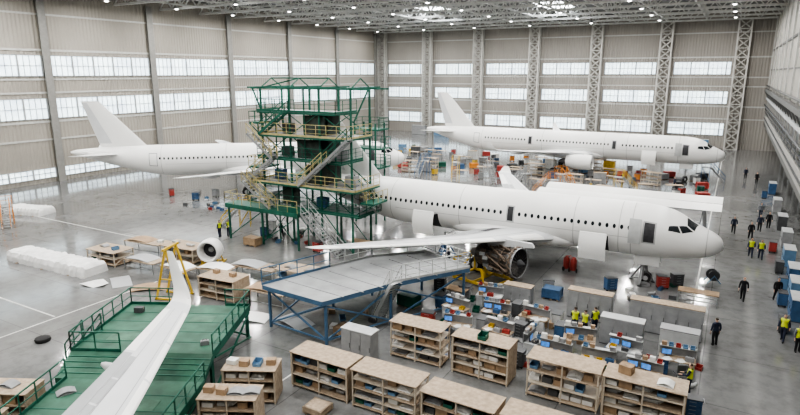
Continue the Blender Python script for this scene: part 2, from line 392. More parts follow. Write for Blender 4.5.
def engine_parts(rt,t0,y,z,kind):
    MX=Matrix.Translation((-t0,y,z))@Matrix.Rotation(R(-90),4,'Y')
    if kind=='closed':
        e=MB().lathe([(.86,.5),(.9,.15),(1.0,0),(1.09,.12),(1.18,.7),(1.2,1.6),(1.12,2.8),(.92,3.7),(.78,4.0),(.74,3.9)],MX,28,False).build('nacelle',W,rt,True)
        MB().lathe([(.98,.02),(1.03,-.015),(1.1,.12)],MX,28,False).build('intake_lip',STEEL,e,True)
        MB().lathe([(.5,3.7),(.42,4.5),(.2,5.0),(.05,5.2)],MX,18).build('exhaust_cone',METAL,e,True)
    else:
        MX=Matrix.Translation((-t0-1.5,y-.9,z-.15))@Matrix.Rotation(R(-15),4,'Z')@Matrix.Rotation(R(-90),4,'Y')@Matrix.Scale(1.15,4)
        e=MB().lathe([(.9,1.0),(.93,.55),(.98,.55),(1.02,.6),(1.02,.85),(.9,.95),(.62,1.1),(.55,1.6),(.72,1.75),(.72,2.3),(.54,2.5),(.58,3.2),(.66,3.3),(.66,3.7),(.42,3.9),(.26,4.3),(.05,4.5)],MX,28,False).build('engine_core',METAL,rt,True)
        p=MB()
        for k in range(18):
            a=R(k*20); p.tube(MX@Vector((.84*math.cos(a),.84*math.sin(a),.95)),MX@Vector((.68*math.cos(a+.4),.68*math.sin(a+.4),3.5)),.05,6)
            p.tube(MX@Vector((1.04*math.cos(a),1.04*math.sin(a),.56)),MX@Vector((1.04*math.cos(a+.25),1.04*math.sin(a+.25),.88)),.055,6)
        for k in range(8):
            a=R(k*45+15); p.tube(MX@Vector((1.0*math.cos(a),1.0*math.sin(a),.9)),MX@Vector((.9*math.cos(a+.9),.9*math.sin(a+.9),2.6)),.08,6)
        for zz,rr in((.7,1.03),(1.5,.82),(2.3,.78),(3.0,.74)): p.lathe([(rr,zz),(rr+.05,zz),(rr+.05,zz+.07),(rr,zz+.07)],MX,20,False)
        p.build('pipework',BRONZE,e)
        for k in range(22):
            a=R(k*47+10); q=MX@Vector((.9*math.cos(a),.9*math.sin(a),1.1+.3*(k%8))); MB().box(q.x-.2,q.x+.18,q.y-.14,q.y+.14,q.z-.12,q.z+.12).build('accessory_box',(STEEL,LGREY,DGREY,METAL,BRONZE)[k%5],e)
        MB().lathe([(.95,.52),(1.0,.48),(1.04,.58)],MX,28,False).build('fan_case_ring',GREY,e,True)
    MB().lathe([(.88,.62),(.88,.66)],MX,24).build('fan_backing',DARK,e)
    f=MB()
    for k in range(20):
        a=R(k*18); b=a+.2
        f.add([MX@Vector((.28*math.cos(a),.28*math.sin(a),.5)),MX@Vector((.86*math.cos(a),.86*math.sin(a),.5)),MX@Vector((.86*math.cos(b),.86*math.sin(b),.6)),MX@Vector((.28*math.cos(b),.28*math.sin(b),.6))],[(0,1,2,3)])
    f.build('fan',STEEL if kind=='closed' else METAL,e); MB().lathe([(.01,.1),(.14,.25),(.29,.5),(.29,.6)],MX,16).build('spinner',DGREY,e,True)
    MB().loft([[(-t0-1.2,y-.15,z+1.0),(-t0-1.2,y+.15,z+1.0),(-t0-1.4,y+.15,z+1.3),(-t0-1.4,y-.15,z+1.3)],[(-t0-5.2,y-.12,z+.6),(-t0-5.2,y+.12,z+.6),(-t0-5.2,y+.12,z+1.45),(-t0-5.2,y-.12,z+1.45)]]).build('pylon',WG,rt)
def make_plane(L,wt,cz,loc,rz,label,eng=('closed','closed'),doors=(),opened=(),cargo=(),win=None,detail=True,tips=(1,1)):
    rt=root('airliner',loc,label,'airplane',rz)
    K=[(0,-.55,-.57,.02),(.05,-.30,-.82,.26),(.15,-.08,-1.02,.48),(.4,.17,-1.24,.80),(.8,.40,-1.45,1.12),(1.3,.62,-1.60,1.37),(2,.95,-1.76,1.58),(3,1.55,-1.90,1.78),(4,1.88,-1.99,1.90),(5.5,2.04,-2.05,1.96),(7,2.07,-2.07,1.975),
       (L-13,2.07,-2.07,1.975),(L-10,2.06,-1.78,1.93),(L-7,2.0,-1.0,1.7),(L-4,1.88,-.15,1.2),(L-1.5,1.7,.65,.65),(L-.3,1.55,1.0,.3),(L,1.42,1.15,.12)]
    def surf(t,a,off=0):
        tp,bt,w=interp(K,t); sa,ca=math.sin(a),math.cos(a)
        return Vector((-t,-(w+off)*sa,cz+(tp+bt)/2+((tp-bt)/2+off)*ca))
    ts=[0,.02,.05,.1,.15,.25,.4,.6,.8,1.05,1.3,1.6,2,2.5,3,3.5,4,4.75,5.5,6.25,7]+[7+(L-20)*i/12 for i in range(1,13)]+[L-13+13*i/16 for i in range(1,17)]
    n=40
    MB().loft([[surf(t,2*math.pi*i/n) for i in range(n)] for t in ts]).build('fuselage',W,rt,True)
    def patch(t0,t1,a0,a1,off,nt=3,na=6,mb=None,m=0):
        mb=mb or MB(); g=[surf(t0+(t1-t0)*i/nt,a0+(a1-a0)*j/na,off) for i in range(nt+1) for j in range(na+1)]
        return mb.add(g,[(i*(na+1)+j,i*(na+1)+j+1,(i+1)*(na+1)+j+1,(i+1)*(na+1)+j) for i in range(nt) for j in range(na)],m)
    def quad(c,off):
        mb=MB(); g=[]
        for i in range(4):
            for j in range(4):
                s,q=i/3,j/3; t=(c[0][0]*(1-s)+c[1][0]*s)*(1-q)+(c[3][0]*(1-s)+c[2][0]*s)*q; a=(c[0][1]*(1-s)+c[1][1]*s)*(1-q)+(c[3][1]*(1-s)+c[2][1]*s)*q
                g.append(surf(t,R(a),off))
        return mb.add(g,[(i*4+j,i*4+j+1,i*4+j+5,i*4+j+4) for i in range(3) for j in range(3)])
    MB().ball((-(wt+3.8),0,cz-1.35),6.8,2.2,1.12,24,14).build('belly_fairing',W,rt,True)
    if detail:
        for s in(1,-1):
            for c in([(1.75,4),(2.55,4),(2.45,38),(1.95,44)],[(2.0,48),(2.5,42),(2.98,52),(2.7,67)],[(2.81,68),(3.06,53),(3.62,60),(3.66,71)]):
                quad([(t,s*a) for t,a in c],.016).build('cockpit_window',GLASS,rt)
        for t in(1.05,6.1,wt-5,wt-1.6,wt+8.2,L-11.5):
            patch(t,t+.06,R(5),R(150),.008,1,18).build('skin_seam',SEAM,rt)
        patch(6.2,L-12,R(98),R(99.3),.008,20,1).build('skin_seam',SEAM,rt)
        for k in range(int((win[1]-win[0])/.533)):
            t=win[0]+k*.533
            if any(abs(t-d)<.75 for d in list(doors)+list(opened)): continue
            pts=[surf(t+.12*math.cos(i*math.pi/5),R(77.5)+.085*math.sin(i*math.pi/5),.012) for i in range(10)]
            MB().add(pts,[tuple(range(10))]).build('cabin_window',GLASS,rt)
        for d in doors:
            m=patch(d-.52,d+.52,R(57),R(109),.006); patch(d-.44,d+.44,R(60),R(106),.014,3,6,m,1)
            m.build('passenger_door',[LINE,W],rt)
        for d in opened:
            hw=.36 if d<6 else .24
            patch(d-hw-.1,d+hw+.1,R(59),R(107 if d<6 else 98),.008).build('door_frame',LGREY,rt)
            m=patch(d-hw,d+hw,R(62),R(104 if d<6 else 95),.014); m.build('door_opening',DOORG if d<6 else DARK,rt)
            if d<6: patch(d+.55,d+1.4,R(59),R(107),.25).build('open_door',LGREY,rt,True)
        for d in cargo:
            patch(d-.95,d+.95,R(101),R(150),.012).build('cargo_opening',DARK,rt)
            m=MB(); g=[[Vector((-d+sx,-2.75-.25*math.sin(math.pi*j/6)-o,cz-2.15+2.1*j/6)) for j in range(7)] for sx in(-1.0,1.0) for o in(0,.1)]
            r4=[[g[0][j],g[2][j],g[3][j],g[1][j]] for j in range(7)]
            m.loft(r4); dr=m.build('cargo_door',W,rt,True)
            for sx in(-.8,.8): MB().tube((-d+sx,-1.9,cz-.4),(-d+sx,-2.75,cz-.3),.05,6).build('door_strut',STEEL,rt)
    ST=[(1.0,-.5,7.3,-1.35,.15),(1.95,0,6.6,-1.28,.14),(6.4,2.85,3.9,-.72,.115),(11.5,6.3,2.75,-.2,.105),(16.4,9.7,1.65,.34,.10),(16.9,10.1,1.5,.42,.10)]
    def sect(s,y,xl,c,z,th,ph=0):
        k=th/.10; nv=(-math.sin(ph),math.cos(ph))
        return [Vector((-(wt+xl+c*a),s*(y+c*u*k*nv[0]),cz+z+c*u*k*nv[1])) for a,u in AF]
    def wtop(s,y,c,off):
        for A,B in zip(ST,ST[1:]):
            if A[0]<=y<=B[0]:
                f=(y-A[0])/(B[0]-A[0]); xl,ch,z,th=[A[i]+(B[i]-A[i])*f for i in range(1,5)]; break
        return Vector((-(wt+xl+ch*c),s*y,cz+z+ch*ups(c)*th/.10+off))
    for s in(1,-1):
        wg=MB().loft([sect(s,*q) for q in ST]).build('wing',WG,rt,True)
        tp=tips[0 if s<0 else 1]
        if tp:
            WL=[(16.9,10.1,1.5,.42,.10,0),(17.25,10.45,1.36,.58,.09,R(40)),(17.45,10.8,1.2,.98,.08,R(68)),(17.6,11.4,.95,1.75,.07,R(82)),(17.68,12.1,.45,2.85,.06,R(84))]
            MB().loft([sect(s,q[0],10.1+(q[1]-10.1)*tp,q[2],.42+(q[3]-.42)*tp,q[4],q[5]) for q in WL]).build('winglet',W,wg,True)
        else:
            MB().loft([sect(s,*q) for q in[(16.9,10.1,1.5,.42,.10),(17.7,10.7,1.25,.5,.09),(18.2,11.4,.7,.56,.07)]]).build('wing_tip',W,wg,True)
        def wp(y0,y1,c0,c1,name,m,off=.012):
            ny,nc=4,3; mb=MB(); ys=sorted(set([y0+(y1-y0)*i/ny for i in range(ny+1)]+[q for q in(1.95,6.4,11.5) if y0<q<y1])); cs=sorted(set([c0+(c1-c0)*j/nc for j in range(nc+1)]+[q for q in(.02,.08,.25,.5,.75) if c0<q<c1]))
            k=len(cs); mb.add([wtop(s,y,c,off) for y in ys for c in cs],[(i*k+j,i*k+j+1,(i+1)*k+j+1,(i+1)*k+j) for i in range(len(ys)-1) for j in range(k-1)])
            mb.build(name,m,wg)
        wp(2.3,6.2,.76,.995,'flap',PG); wp(6.5,12.6,.74,.995,'flap',PG); wp(12.75,16.2,.72,.995,'aileron',W)
        if eng[0]=='open' and s<0: wp(2.4,4.6,.60,.74,'open_panel',DARK,.016)
        for y0 in(3.6 if not(eng[0]=='open' and s<0) else 4.8,6.5,8.0,9.5,11.0): wp(y0,y0+1.4,.58,.73,'spoiler',PG,.014)
        for y0,y1 in((2.6,5.2),(6.6,9.0),(9.1,11.4),(11.5,13.8),(13.9,16.2)): wp(y0,y1,.0,.13,'slat',W,.014)
        for c in(.2,.56): wp(2.2,16.3,c,c+.012,'wing_seam',LINE,.01)
        for y,l in((4.3,3.0),(8.0,2.7),(11.8,2.2)):
            q=wtop(s,y,.85,0); MB().ball((q.x-.2,q.y,q.z-.35),l/2,.17,.26,12,8).build('flap_track_fairing',WG,wg,True)
        engine_parts(rt,wt-.9,s*5.75,cz-2.02,eng[0 if s<0 else 1])
        SS=[(.3,L-7,4.1,.95),(1.2,L-6.3,3.6,1.05),(6.2,L-3.2,1.5,1.55)]
        st=[[Vector((-(q[1]+q[2]*a),s*q[0],cz+q[3]+q[2]*u*.9)) for a,u in AF] for q in SS]
        MB().loft(st).build('tailplane',W,rt,True)
        g=MB().tube((-(wt+5.6),s*3.6,cz-1.4),(-(wt+5.6),s*3.8,.6),.13,10).tube((-(wt+5.6),s*3.3,.58),(-(wt+5.6),s*4.3,.58),.09,8).bar((-(wt+4.6),s*3.0,cz-1.5),(-(wt+5.6),s*3.75,1.4),.1)
        g=g.build('main_gear',LGREY,rt)
        for dy in(-.42,.42): wheel(g,(-(wt+5.6),s*3.8+dy,.58),.58,.4)
    fs=[(1.5,L-10.4,6.4),(2.1,L-9.4,5.7),(7.9,L-4.1,2.2)]
    MB().loft([[Vector((-(q[1]+q[2]*a),q[2]*u*1.0,cz+q[0])) for a,u in AF] for q in fs]).build('tail_fin',W,rt,True)
    m=MB()
    for s in(1,-1):
        v=[]
        for z in(2.4,7.7):
            f=(z-2.1)/5.8; xl=L-9.4+5.3*f; c=5.7-3.5*f
            for a in(.7,.99): v.append((-(xl+c*a),s*(c*.045+.02 if a<.8 else .03),cz+z))
        m.add(v,[(0,1,3,2)])
    m.build('rudder',WG,rt)
    g=MB().tube((-5,0,cz-1.8),(-5,0,.4),.1,10).bar((-4.2,0,cz-1.8),(-5,0,1.3),.08).bar((-5.7,0,cz-1.8),(-5,0,1.1),.06).bar((-5,-.3,.4),(-5,.3,.4),.1).build('nose_gear',GREY,rt)
    for dy in(-.25,.25): wheel(g,(-5,dy,.4),.4,.22)
    for s in(-1,1): MB().box(-5.9,-4.1,s*.55-.02,s*.55+.02,cz-2.7,cz-1.9).build('gear_door',W,rt)
    return rt
make_plane(38.6,12,4.2,(.4,47,0),0,'large white airliner in the middle with open doors and an exposed engine',('open','closed'),doors=(30.8,),opened=(4.9,15.6),cargo=(8.7,23.2),win=(6.3,30),tips=(0,.3))
make_plane(48.6,18.3,4.7,(-.4,96,0),0,'white airliner parked nose right along the far wall',('closed','closed'),doors=(38,),opened=(5.2,15.2,28.5),cargo=(10,),win=(6.5,37),tips=(.5,.6))
make_plane(44.5,16.5,4.5,(-40.9,73,0),R(40),'white airliner at left with tall tail fin near the left wall',doors=(34,),opened=(5,),win=(6.5,35),tips=(0,0))
make_plane(42,12,3.8,(-1.2,2.1,0),0,'white airliner of which only the grey wing with upturned tip shows at lower left',detail=False)
# ---------------------------------------------------------------- tail dock
def stairs(parent,a,b,w,m,rm,name='staircase',tread=None):
    a=Vector(a);b=Vector(b); d=(b-a); hd=Vector((d.x,d.y,0)).normalized(); sd=Vector((-hd.y,hd.x,0)); n=max(3,round(abs(d.z)/.22)); mb=MB()
    for s in(-.5,.5): mb.bar(a+sd*w*s,b+sd*w*s,.06,.22)
    for i in range(1,n+1):
        q=a.lerp(b,i/n); mb.bar(q-sd*w/2,q+sd*w/2,.26,.04)
    o=mb.build(name,m,parent); r=MB()
    for s in(-.5,.5): r.rail([a+sd*w*s,b+sd*w*s],1.0,1.4,.05,toe=False)
    r.build('handrail',rm,o); return o
def bars(parent,name,m,w,*ps):
    for a,b in ps: MB().bar(a,b,w).build(name,m,parent)
td=root('tail_dock',(-.2,1.2,0),'tall green steel tail dock scaffold around the tail of the middle airliner','scaffold')
PX=[-38.6,-35.2,-31.8,-28.4]; Y0,Y1,Y2,Y3=40.4,43.4,50.4,52.2
for j,x in enumerate(PX):
    for y in(Y0,Y1): MB().bar((x,y,0),(x,y,14.6),.15).build('post',GREEN,td)
    if j<3: MB().bar((x+1.7,Y0,0),(x+1.7,Y0,(12.5,14.6,10.4)[j]),.09).build('post',GREEN,td)
PB=[-37.4,-34.8,-32.2]
for x in PB:
    for y in(Y2,Y3): MB().bar((x,y,0),(x,y,10.8 if x>-36 else 8.4),.14).build('post',GREEN,td)
LV=[(3.6,-40.6,-27.4,Y0-.4),(5.9,-39.2,-27.4,Y0-1.0),(8.2,-39.0,-29.2,Y0-.4),(10.4,-38.2,-28.2,Y0-.9),(12.5,-38.9,-29.8,Y0-.3)]
for i,(z,x0,x1,yn) in enumerate(LV):
    MB().box(x0,x1,yn,Y1+.1,z-.18,z-.04,0).box(x0+.05,x1-.05,yn+.05,Y1+.05,z-.04,z,1).build('deck',[GREEN,GREY],td)
    MB().rail([(x0,Y1,z),(x0,yn,z),(x1,yn,z),(x1,Y1,z)],1.1,1.1,.042,mids=2,toe=True).build('guard_rail',(GREEN,DYEL,GREEN,DYEL,GREEN)[i],td)
for z,x0,x1 in((7.1,-40.6,-38.8),(4.8,-27.6,-26.2),(11.4,-40.2,-38.8)):
    MB().box(x0,x1,Y0,Y1-.6,z-.16,z).build('side_platform',GREEN,td)
    MB().rail([(x0,Y1-.6,z),(x0,Y0,z),(x1,Y0,z),(x1,Y1-.6,z)],1.0,.9,.045,mids=1,toe=False).build('guard_rail',DYEL if z in(7.1,4.8) else GREEN,td)
    bars(td,'brace',GREEN,.07,((x0 if x0<-38 else x1,Y0,z-.1),(PX[0] if x0<-38 else PX[3],Y0,z-1.4)))
for z,x0,x1 in((3.6,-38,-31.4),(6.2,-38,-31.6),(8.2,-37.4,-31.6),(10.2,-35.2,-31.8)):
    MB().box(x0,x1,Y2-.1,Y3+.3,z-.16,z).build('deck',GREEN,td)
    MB().rail([(x0,Y2,z),(x0,Y3+.3,z),(x1,Y3+.3,z),(x1,Y2,z)],1.1,1.2,.045,mids=2,toe=False).build('guard_rail',GREEN,td)
for z in(5.9,8.2): MB().box(PX[0],PX[0]+1.0,Y1,Y2,z-.2,z).build('cross_deck',GREEN,td)
for y in(Y0,Y1):
    for j,(x0,x1) in enumerate(zip(PX,PX[1:])):
        zs=[0,3.6,5.9,8.2,10.4,12.5]
        for k,(z0,z1) in enumerate(zip(zs,zs[1:])):
            if y==Y0 or (k+j)%2==0: bars(td,'brace',GREEN,.07,((x0,y,z0),(x1,y,z1)) if (k+j)%2 else ((x1,y,z0),(x0,y,z1)))
            if y==Y0 and (k+j)%3==0: bars(td,'brace',GREEN,.06,((x1,y,z0),(x0,y,z1)) if (k+j)%2 else ((x0,y,z0),(x1,y,z1)))
for y in(Y0,Y1): bars(td,'top_beam',GREEN,.13,((PX[0]-1.2,y,14.6),(PX[3]+2.0,y,14.6)))
for x in PX:
    bars(td,'top_beam',GREEN,.13,((x,Y0-1.6,14.7),(x,Y1+1.8,14.7)))
    MB().bar((x,Y0,14.6),(x,42,15.5),.08).bar((x,Y1,14.7),(x,42,15.5),.08).build('roof_hanger',GREEN,td)
bars(td,'top_beam',GREEN,.11,((PX[0],42,15.5),(PX[2],42,15.5)),((PX[0],Y0,14.6),(PX[1],42,15.5)),((PX[3]+1.8,Y0,14.6),(PX[3]+.3,Y0,11.8)),((PX[0]-1,Y0,14.6),(PX[0],Y0,12.6)))
for z,x0,x1 in((6.0,-33.6,-31.2),(8.3,-34.6,-32.0),(10.5,-33.8,-31.4),(3.7,-36.6,-34.6)): MB().box(x0,x1,Y0+.2,Y0+.35,z,z+1.7).build('dark_panel',DKPAN,td)
for z0,z1 in((6,8),(8.3,10.1),(10.5,12.2)): MB().box(-33.4,-31.6,Y0+1.0,Y1-.3,z0,z1).build('equipment_cabin',DKPAN,td)
for z,x in((5.95,-37.6),(8.25,-36.6),(10.45,-36.4),(3.65,-32.6),(8.25,-30.4),(3.65,-38.9),(5.95,-29.3)):
    MB().box(x-.5,x+.5,Y0+.9,Y0+1.6,z,z+.9).build('tool_locker',(GREY,DGREY,BLUE,LGREY,GREY)[int(-x)%5],td)
stairs(td,(-36.4,38.9,3.6),(-39.8,38.9,5.9),.8,STEEL,DYEL); stairs(td,(-40.0,39.8,5.9),(-36.8,39.8,8.2),.8,STEEL,DYEL); stairs(td,(-36.4,39.5,8.2),(-39.4,39.5,10.4),.8,STEEL,DYEL); stairs(td,(-38.2,39.8,10.4),(-35.2,39.8,12.5),.8,GREEN,GREEN)
stairs(td,(-30.6,39.5,8.2),(-28.0,39.5,10.4),.8,STEEL,GREEN); stairs(td,(-33.6,39.6,5.9),(-30.8,39.6,8.2),.8,STEEL,DYEL)
stairs(td,(-28.6,38.9,0),(-32.6,38.9,3.6),1.1,STEEL,LGREY)
stairs(td,(-27.0,42.6,3.6),(-29.4,42.6,5.9),.8,STEEL,GREEN)
MB().box(-42.0,-33,38.3,40,3.2,3.6).build('lower_platform',GREEN,td)
MB().rail([(-42.0,40,3.6),(-42.0,38.3,3.6),(-33,38.3,3.6)],1.1,1.1,.045,mids=1,toe=False).build('guard_rail',DYEL,td)
for x in(-41.8,-37.5,-33.2): MB().bar((x,38.6,0),(x,38.6,3.2),.15).build('post',GREEN,td)
bars(td,'brace',GREEN,.08,((-41.8,38.6,.3),(-37.5,38.6,3.2)),((-37.5,38.6,.3),(-33.2,38.6,3.2)))
# ---------------------------------------------------------------- grey wing dock with blue legs
Z=2.9
wd=root('wing_dock',(0,0,0),'long grey ramp-like work platform on blue legs under the near wing','work platform')
poly=[P(262,285,Z),P(330,267,Z),P(372,257,Z),P(425,252,Z),P(470,268,Z),P(392,283,Z),P(322,302,Z)]
MB().prism(poly,Z-.3,Z-.02).build('deck_frame',DBLUE,wd); MB().prism(poly,Z-.02,Z).build('deck',DECK,wd)
for k in range(1,8):
    a=poly[0].lerp(poly[3],k/8); b=poly[6].lerp(poly[4],k/8); MB().bar(a+Vector((0,0,.01)),b+Vector((0,0,.01)),.08,.03).build('deck_joint',GREY,wd)
for a,b in((0,1),(1,2)): MB().rail([poly[a],poly[b]],1.1,1.2,.05).build('guard_rail',DBLUE if a==0 else LGREY,wd)
MB().rail([poly[3],poly[4],poly[5]],1.1,1.1,.05,mids=2).build('guard_rail',LGREY,wd)
MB().rail([poly[2],poly[3]],1.0,1.2,.05,mids=1).build('guard_rail',LGREY,wd)
cen=sum(poly,Vector())/len(poly)
for i,q in enumerate(poly):
    q=q.lerp(cen,.06); MB().bar((q.x,q.y,0),(q.x,q.y,Z-.3),.14).build('leg',DBLUE,wd)
pp=[q.lerp(cen,.06) for q in poly]
for a,b in((6,0),(5,6),(4,5),(0,1)):
    bars(wd,'brace',DBLUE,.09,((pp[a].x,pp[a].y,.3),(pp[b].x,pp[b].y,Z-.4)),((pp[b].x,pp[b].y,.3),(pp[a].x,pp[a].y,Z-.4)),((pp[a].x,pp[a].y,.3),(pp[b].x,pp[b].y,.3)))
stairs(wd,P(378,319,0),P(396,283,Z),1.2,LGREY,LGREY)
# ---------------------------------------------------------------- green dock round the foreground wing
O=Vector((-22.2,14.6,0)); A=Vector((-.451,.893,0)); B=Vector((.893,.451,0))
def D(s,l,z=0): q=O+A*s+B*l; return Vector((q.x,q.y,z))
gd=root('wing_dock',(0,0,0),'green two-level work platform with green railings under the foreground wing','work platform')
def gdeck(s0,s1,l0,l1,za,zb,legs=True):
    pl=[D(s0,l0,za),D(s1,l0,zb),D(s1,l1,zb),D(s0,l1,za)]; d1=Vector((0,0,.3)); d2=Vector((0,0,.03))
    MB().loft([[q-d1 for q in pl],[q-d2 for q in pl]]).build('deck_frame',GREEN,gd); MB().loft([[q-d2 for q in pl],pl]).build('deck',DGREEN,gd)
    for k in range(1,5):
        a,b=pl[0].lerp(pl[1],k/5),pl[3].lerp(pl[2],k/5); MB().bar(a,b,.07,.03).build('deck_joint',GREEN,gd)
        if k%2: 
            c,d=a.lerp(b,.15 if k==1 else .62),a.lerp(b,.36 if k==1 else .8); u=A*.9; MB().loft([[q+Vector((0,0,h)) for q in(c,d,d+u,c+u)] for h in(.0,.02)]).build('deck_plate',DGREEN2,gd)
    if not legs: return
    for q in pl:
        c=q.lerp(sum(pl,Vector())/4,.05); MB().bar((c.x,c.y,0),(c.x,c.y,q.z-.2),.16).build('leg',GREEN,gd)
    for a,b_ in((0,1),(1,2),(2,3)):
        p,q=pl[a].lerp(pl[b_],.04),pl[a].lerp(pl[b_],.96); bars(gd,'brace',GREEN,.09,((p.x,p.y,.2),(q.x,q.y,q.z-.3)),((q.x,q.y,.2),(p.x,p.y,p.z-.3)))
gdeck(3.4,9.6,-5.0,2.4,2.1,2.1); gdeck(1.9,3.4,-5.0,2.4,1.4,2.1,False); gdeck(-4.6,1.9,-4.4,2.5,1.4,1.4)
for pts in([D(3.4,-5.0,2.1),D(9.6,-5.0,2.1),D(9.6,-1.4,2.1)],[D(9.6,.9,2.1),D(9.6,2.4,2.1),D(3.4,2.4,2.1)],[D(-4.6,-4.4,1.4),D(1.9,-4.4,1.4)],[D(-4.6,2.5,1.4),D(1.9,2.5,1.4)],[D(3.4,-5,2.1),D(3.4,-2.4,2.1)]):
    MB().rail(pts,1.05,1.1,.05,mids=1).build('guard_rail',GREEN,gd)
stairs(gd,D(6.6,-7.0),D(5.4,-5.0,2.1),1.0,GREEN,GREEN)
# ---------------------------------------------------------------- furniture builders
def b_rack(w,d,h,n,side=True):
    def f():
        r=root('storage_rack')
        for x in(-w/2+.04,0,w/2-.04):
            for y in(-d/2+.04,d/2-.04): MB().box(x-.035,x+.035,y-.035,y+.035,0,h-.03).build('post',BEIGE,r)
        MB().box(-w/2-.05,w/2+.05,-d/2-.05,d/2+.05,h-.03,h+.02).build('top_board',CHIP,r)
        for k in range(n):
            z=.15+(h-.15)*k/n; MB().box(-w/2,w/2,-d/2,d/2,z-.05,z).build('shelf_board',BEIGE if k%2 else CHIP,r)
        if side:
            MB().box(-w/2-.03,-w/2,-d/2,d/2,.1,h-.05).build('end_panel',CHIP,r); MB().box(w/2,w/2+.03,-d/2,d/2,.1,h-.05).build('end_panel',CHIP,r)
            MB().box(-w/2,w/2,d/2,d/2+.02,.1,h-.05).build('back_panel',BEIGE,r)
        else:
            for s in(-1,1): MB().bar((s*w/2,-d/2,.2),(s*w/2,d/2,h-.1),.04).build('end_brace',BEIGE,r)
        return r
    return f
def b_carton(sx,sy,sz,m):
    def f():
        b=MB().box(-sx/2,sx/2,-sy/2,sy/2,0,sz); b.box(-sx/2-.004,sx/2+.004,-.03,.03,sz*.6,sz+.004,1)
        b.box(-sx/2,-.01,-sy/2,sy/2,sz,sz+.008); b.box(.01,sx/2,-sy/2,sy/2,sz,sz+.008)
        return b.build('carton',[m,BEIGE])
    return f
def b_bin(sx,sy,sz,m):
    def f():
        b=MB(); b.box(-sx/2,sx/2,-sy/2,sy/2,0,.02)
        b.box(-sx/2,sx/2,-sy/2,-sy/2+.02,0,sz*.6); b.box(-sx/2,sx/2,sy/2-.02,sy/2,0,sz); b.box(-sx/2,-sx/2+.02,-sy/2,sy/2,0,sz); b.box(sx/2-.02,sx/2,-sy/2,sy/2,0,sz)
        b.bar((-sx/2,sy/2,sz),(sx/2,sy/2,sz),.04); return b.build('storage_bin',m)
    return f
def b_duct(l,m):
    def f():
        b=MB(); b.tube((-l/2,0,.12),(l/4,0,.12),.12,10); b.tube((l/4,0,.12),(l/2,.12,.2),.12,10,0,.08); b.tube((-l/2-.03,0,.12),(-l/2,0,.12),.12,10); return b.build('duct_part',m,None,True)
    return f
def b_sheetpart(w,d,m):
    def f():
        b=MB(); rows=[[(-w/2+w*i/6,-d/2+d*j,.05+.12*math.sin(i/6*math.pi)+.03*j) for j in(0,1)] for i in range(7)]
        b.add([q for r in rows for q in r],[(2*i,2*i+1,2*i+3,2*i+2) for i in range(6)]); b.box(-w/2,w/2,-d/2,d/2,0,.05); return b.build('curved_panel',m)
    return f
def b_papers():
    b=MB()
    for i in range(5):
        M=Matrix.Rotation(.25*(i-2),4,'Z'); z=.004*i; b.loft([[M@Vector((x+.03*i,y,zz)) for x,y in((-.15,-.21),(.15,-.21),(.15,.21),(-.15,.21))] for zz in(z,z+.004)])
    return b.build('paper_stack',FOAM)
def b_toolbox(m):
    def f():
        r=root('toolbox'); MB().box(-.22,.22,-.12,.12,0,.2).box(-.2,.2,-.1,.1,.2,.24).build('body',m,r); MB().bar((-.1,0,.23),(-.1,0,.31),.02).bar((.1,0,.23),(.1,0,.31),.02).bar((-.1,0,.31),(.1,0,.31),.03).build('handle',DGREY,r); return r
    return f
KINDS=[('carton_s',b_carton(.45,.35,.28,CARD),'small brown carton','carton'),('bin_b',b_bin(.4,.5,.25,LBLUE),'blue open bin','bin'),('foam',b_sheetpart(.7,.6,FOAM),'white curved panel','panel'),
       ('duct',b_duct(.8,LGREY),'grey duct fitting','duct'),('carton_w',b_carton(.5,.4,.22,FOAM),'flat white carton','carton'),('bin_g',b_bin(.45,.5,.3,GREEN),'green open bin','bin'),('ductd',b_duct(.6,GREY),'dark pipe fitting','duct'),
       ('gpanel',b_sheetpart(.8,.5,GREY),'grey curved panel','panel'),('carton_l',b_carton(.6,.5,.4,WOOD),'large brown box','box'),('carton_d',b_carton(.5,.35,.3,DGREY),'dark equipment case','case')]
KW={'carton_s':.5,'bin_b':.45,'foam':.75,'duct':.98,'carton_w':.55,'bin_g':.5,'ductd':.78,'gpanel':.85,'carton_l':.65,'carton_d':.55}
RK=KINDS+[KINDS[0],KINDS[4],KINDS[4],KINDS[2]]
TB=[('tbr',b_toolbox(RED),'red toolbox','toolbox'),('tbb',b_toolbox(BLUE),'blue toolbox','toolbox'),('tbg',b_toolbox(GREY),'grey toolbox','toolbox')]
PAP=('pap',b_papers,'stack of white papers','papers')
BRIGHT=KINDS+TB+[('bin_r',b_bin(.35,.35,.22,RED),'red open bin','bin'),('carton_bl',b_carton(.4,.35,.3,BLUE),'blue box','box'),KINDS[9],KINDS[1],KINDS[6],KINDS[1]]
SB=('bin_sb',b_bin(.3,.3,.18,LBLUE),'small blue open bin','bin')
DESKK=[PAP,PAP,PAP,TB[2],TB[1],SB,('bin_y',b_bin(.3,.3,.18,YEL),'yellow open bin','bin'),TB[0],('sbx',b_carton(.3,.22,.25,CARD),'little carton','carton'),('sdx',b_carton(.35,.25,.2,DGREY),'little dark case','case')]
SHELFK=[('sc',b_carton(.25,.2,.2,CARD),'little brown carton','carton'),('sg',b_carton(.3,.2,.22,GREY),'little grey box','box'),('sb',b_bin(.25,.22,.15,LBLUE),'little blue bin','bin'),('sw',b_carton(.28,.2,.25,FOAM),'little white box','box'),('sr',b_bin(.25,.22,.15,RED),'little red bin','bin')]
def item(kd,q,rz,wh): return place(kd[0],kd[1],q,rz,kd[2]+' '+wh,kd[3],(kd[2]+('es ' if kd[2][-1]=='x' else 's ') if kd[2][-1]!='s' else kd[2]+' ')+wh)
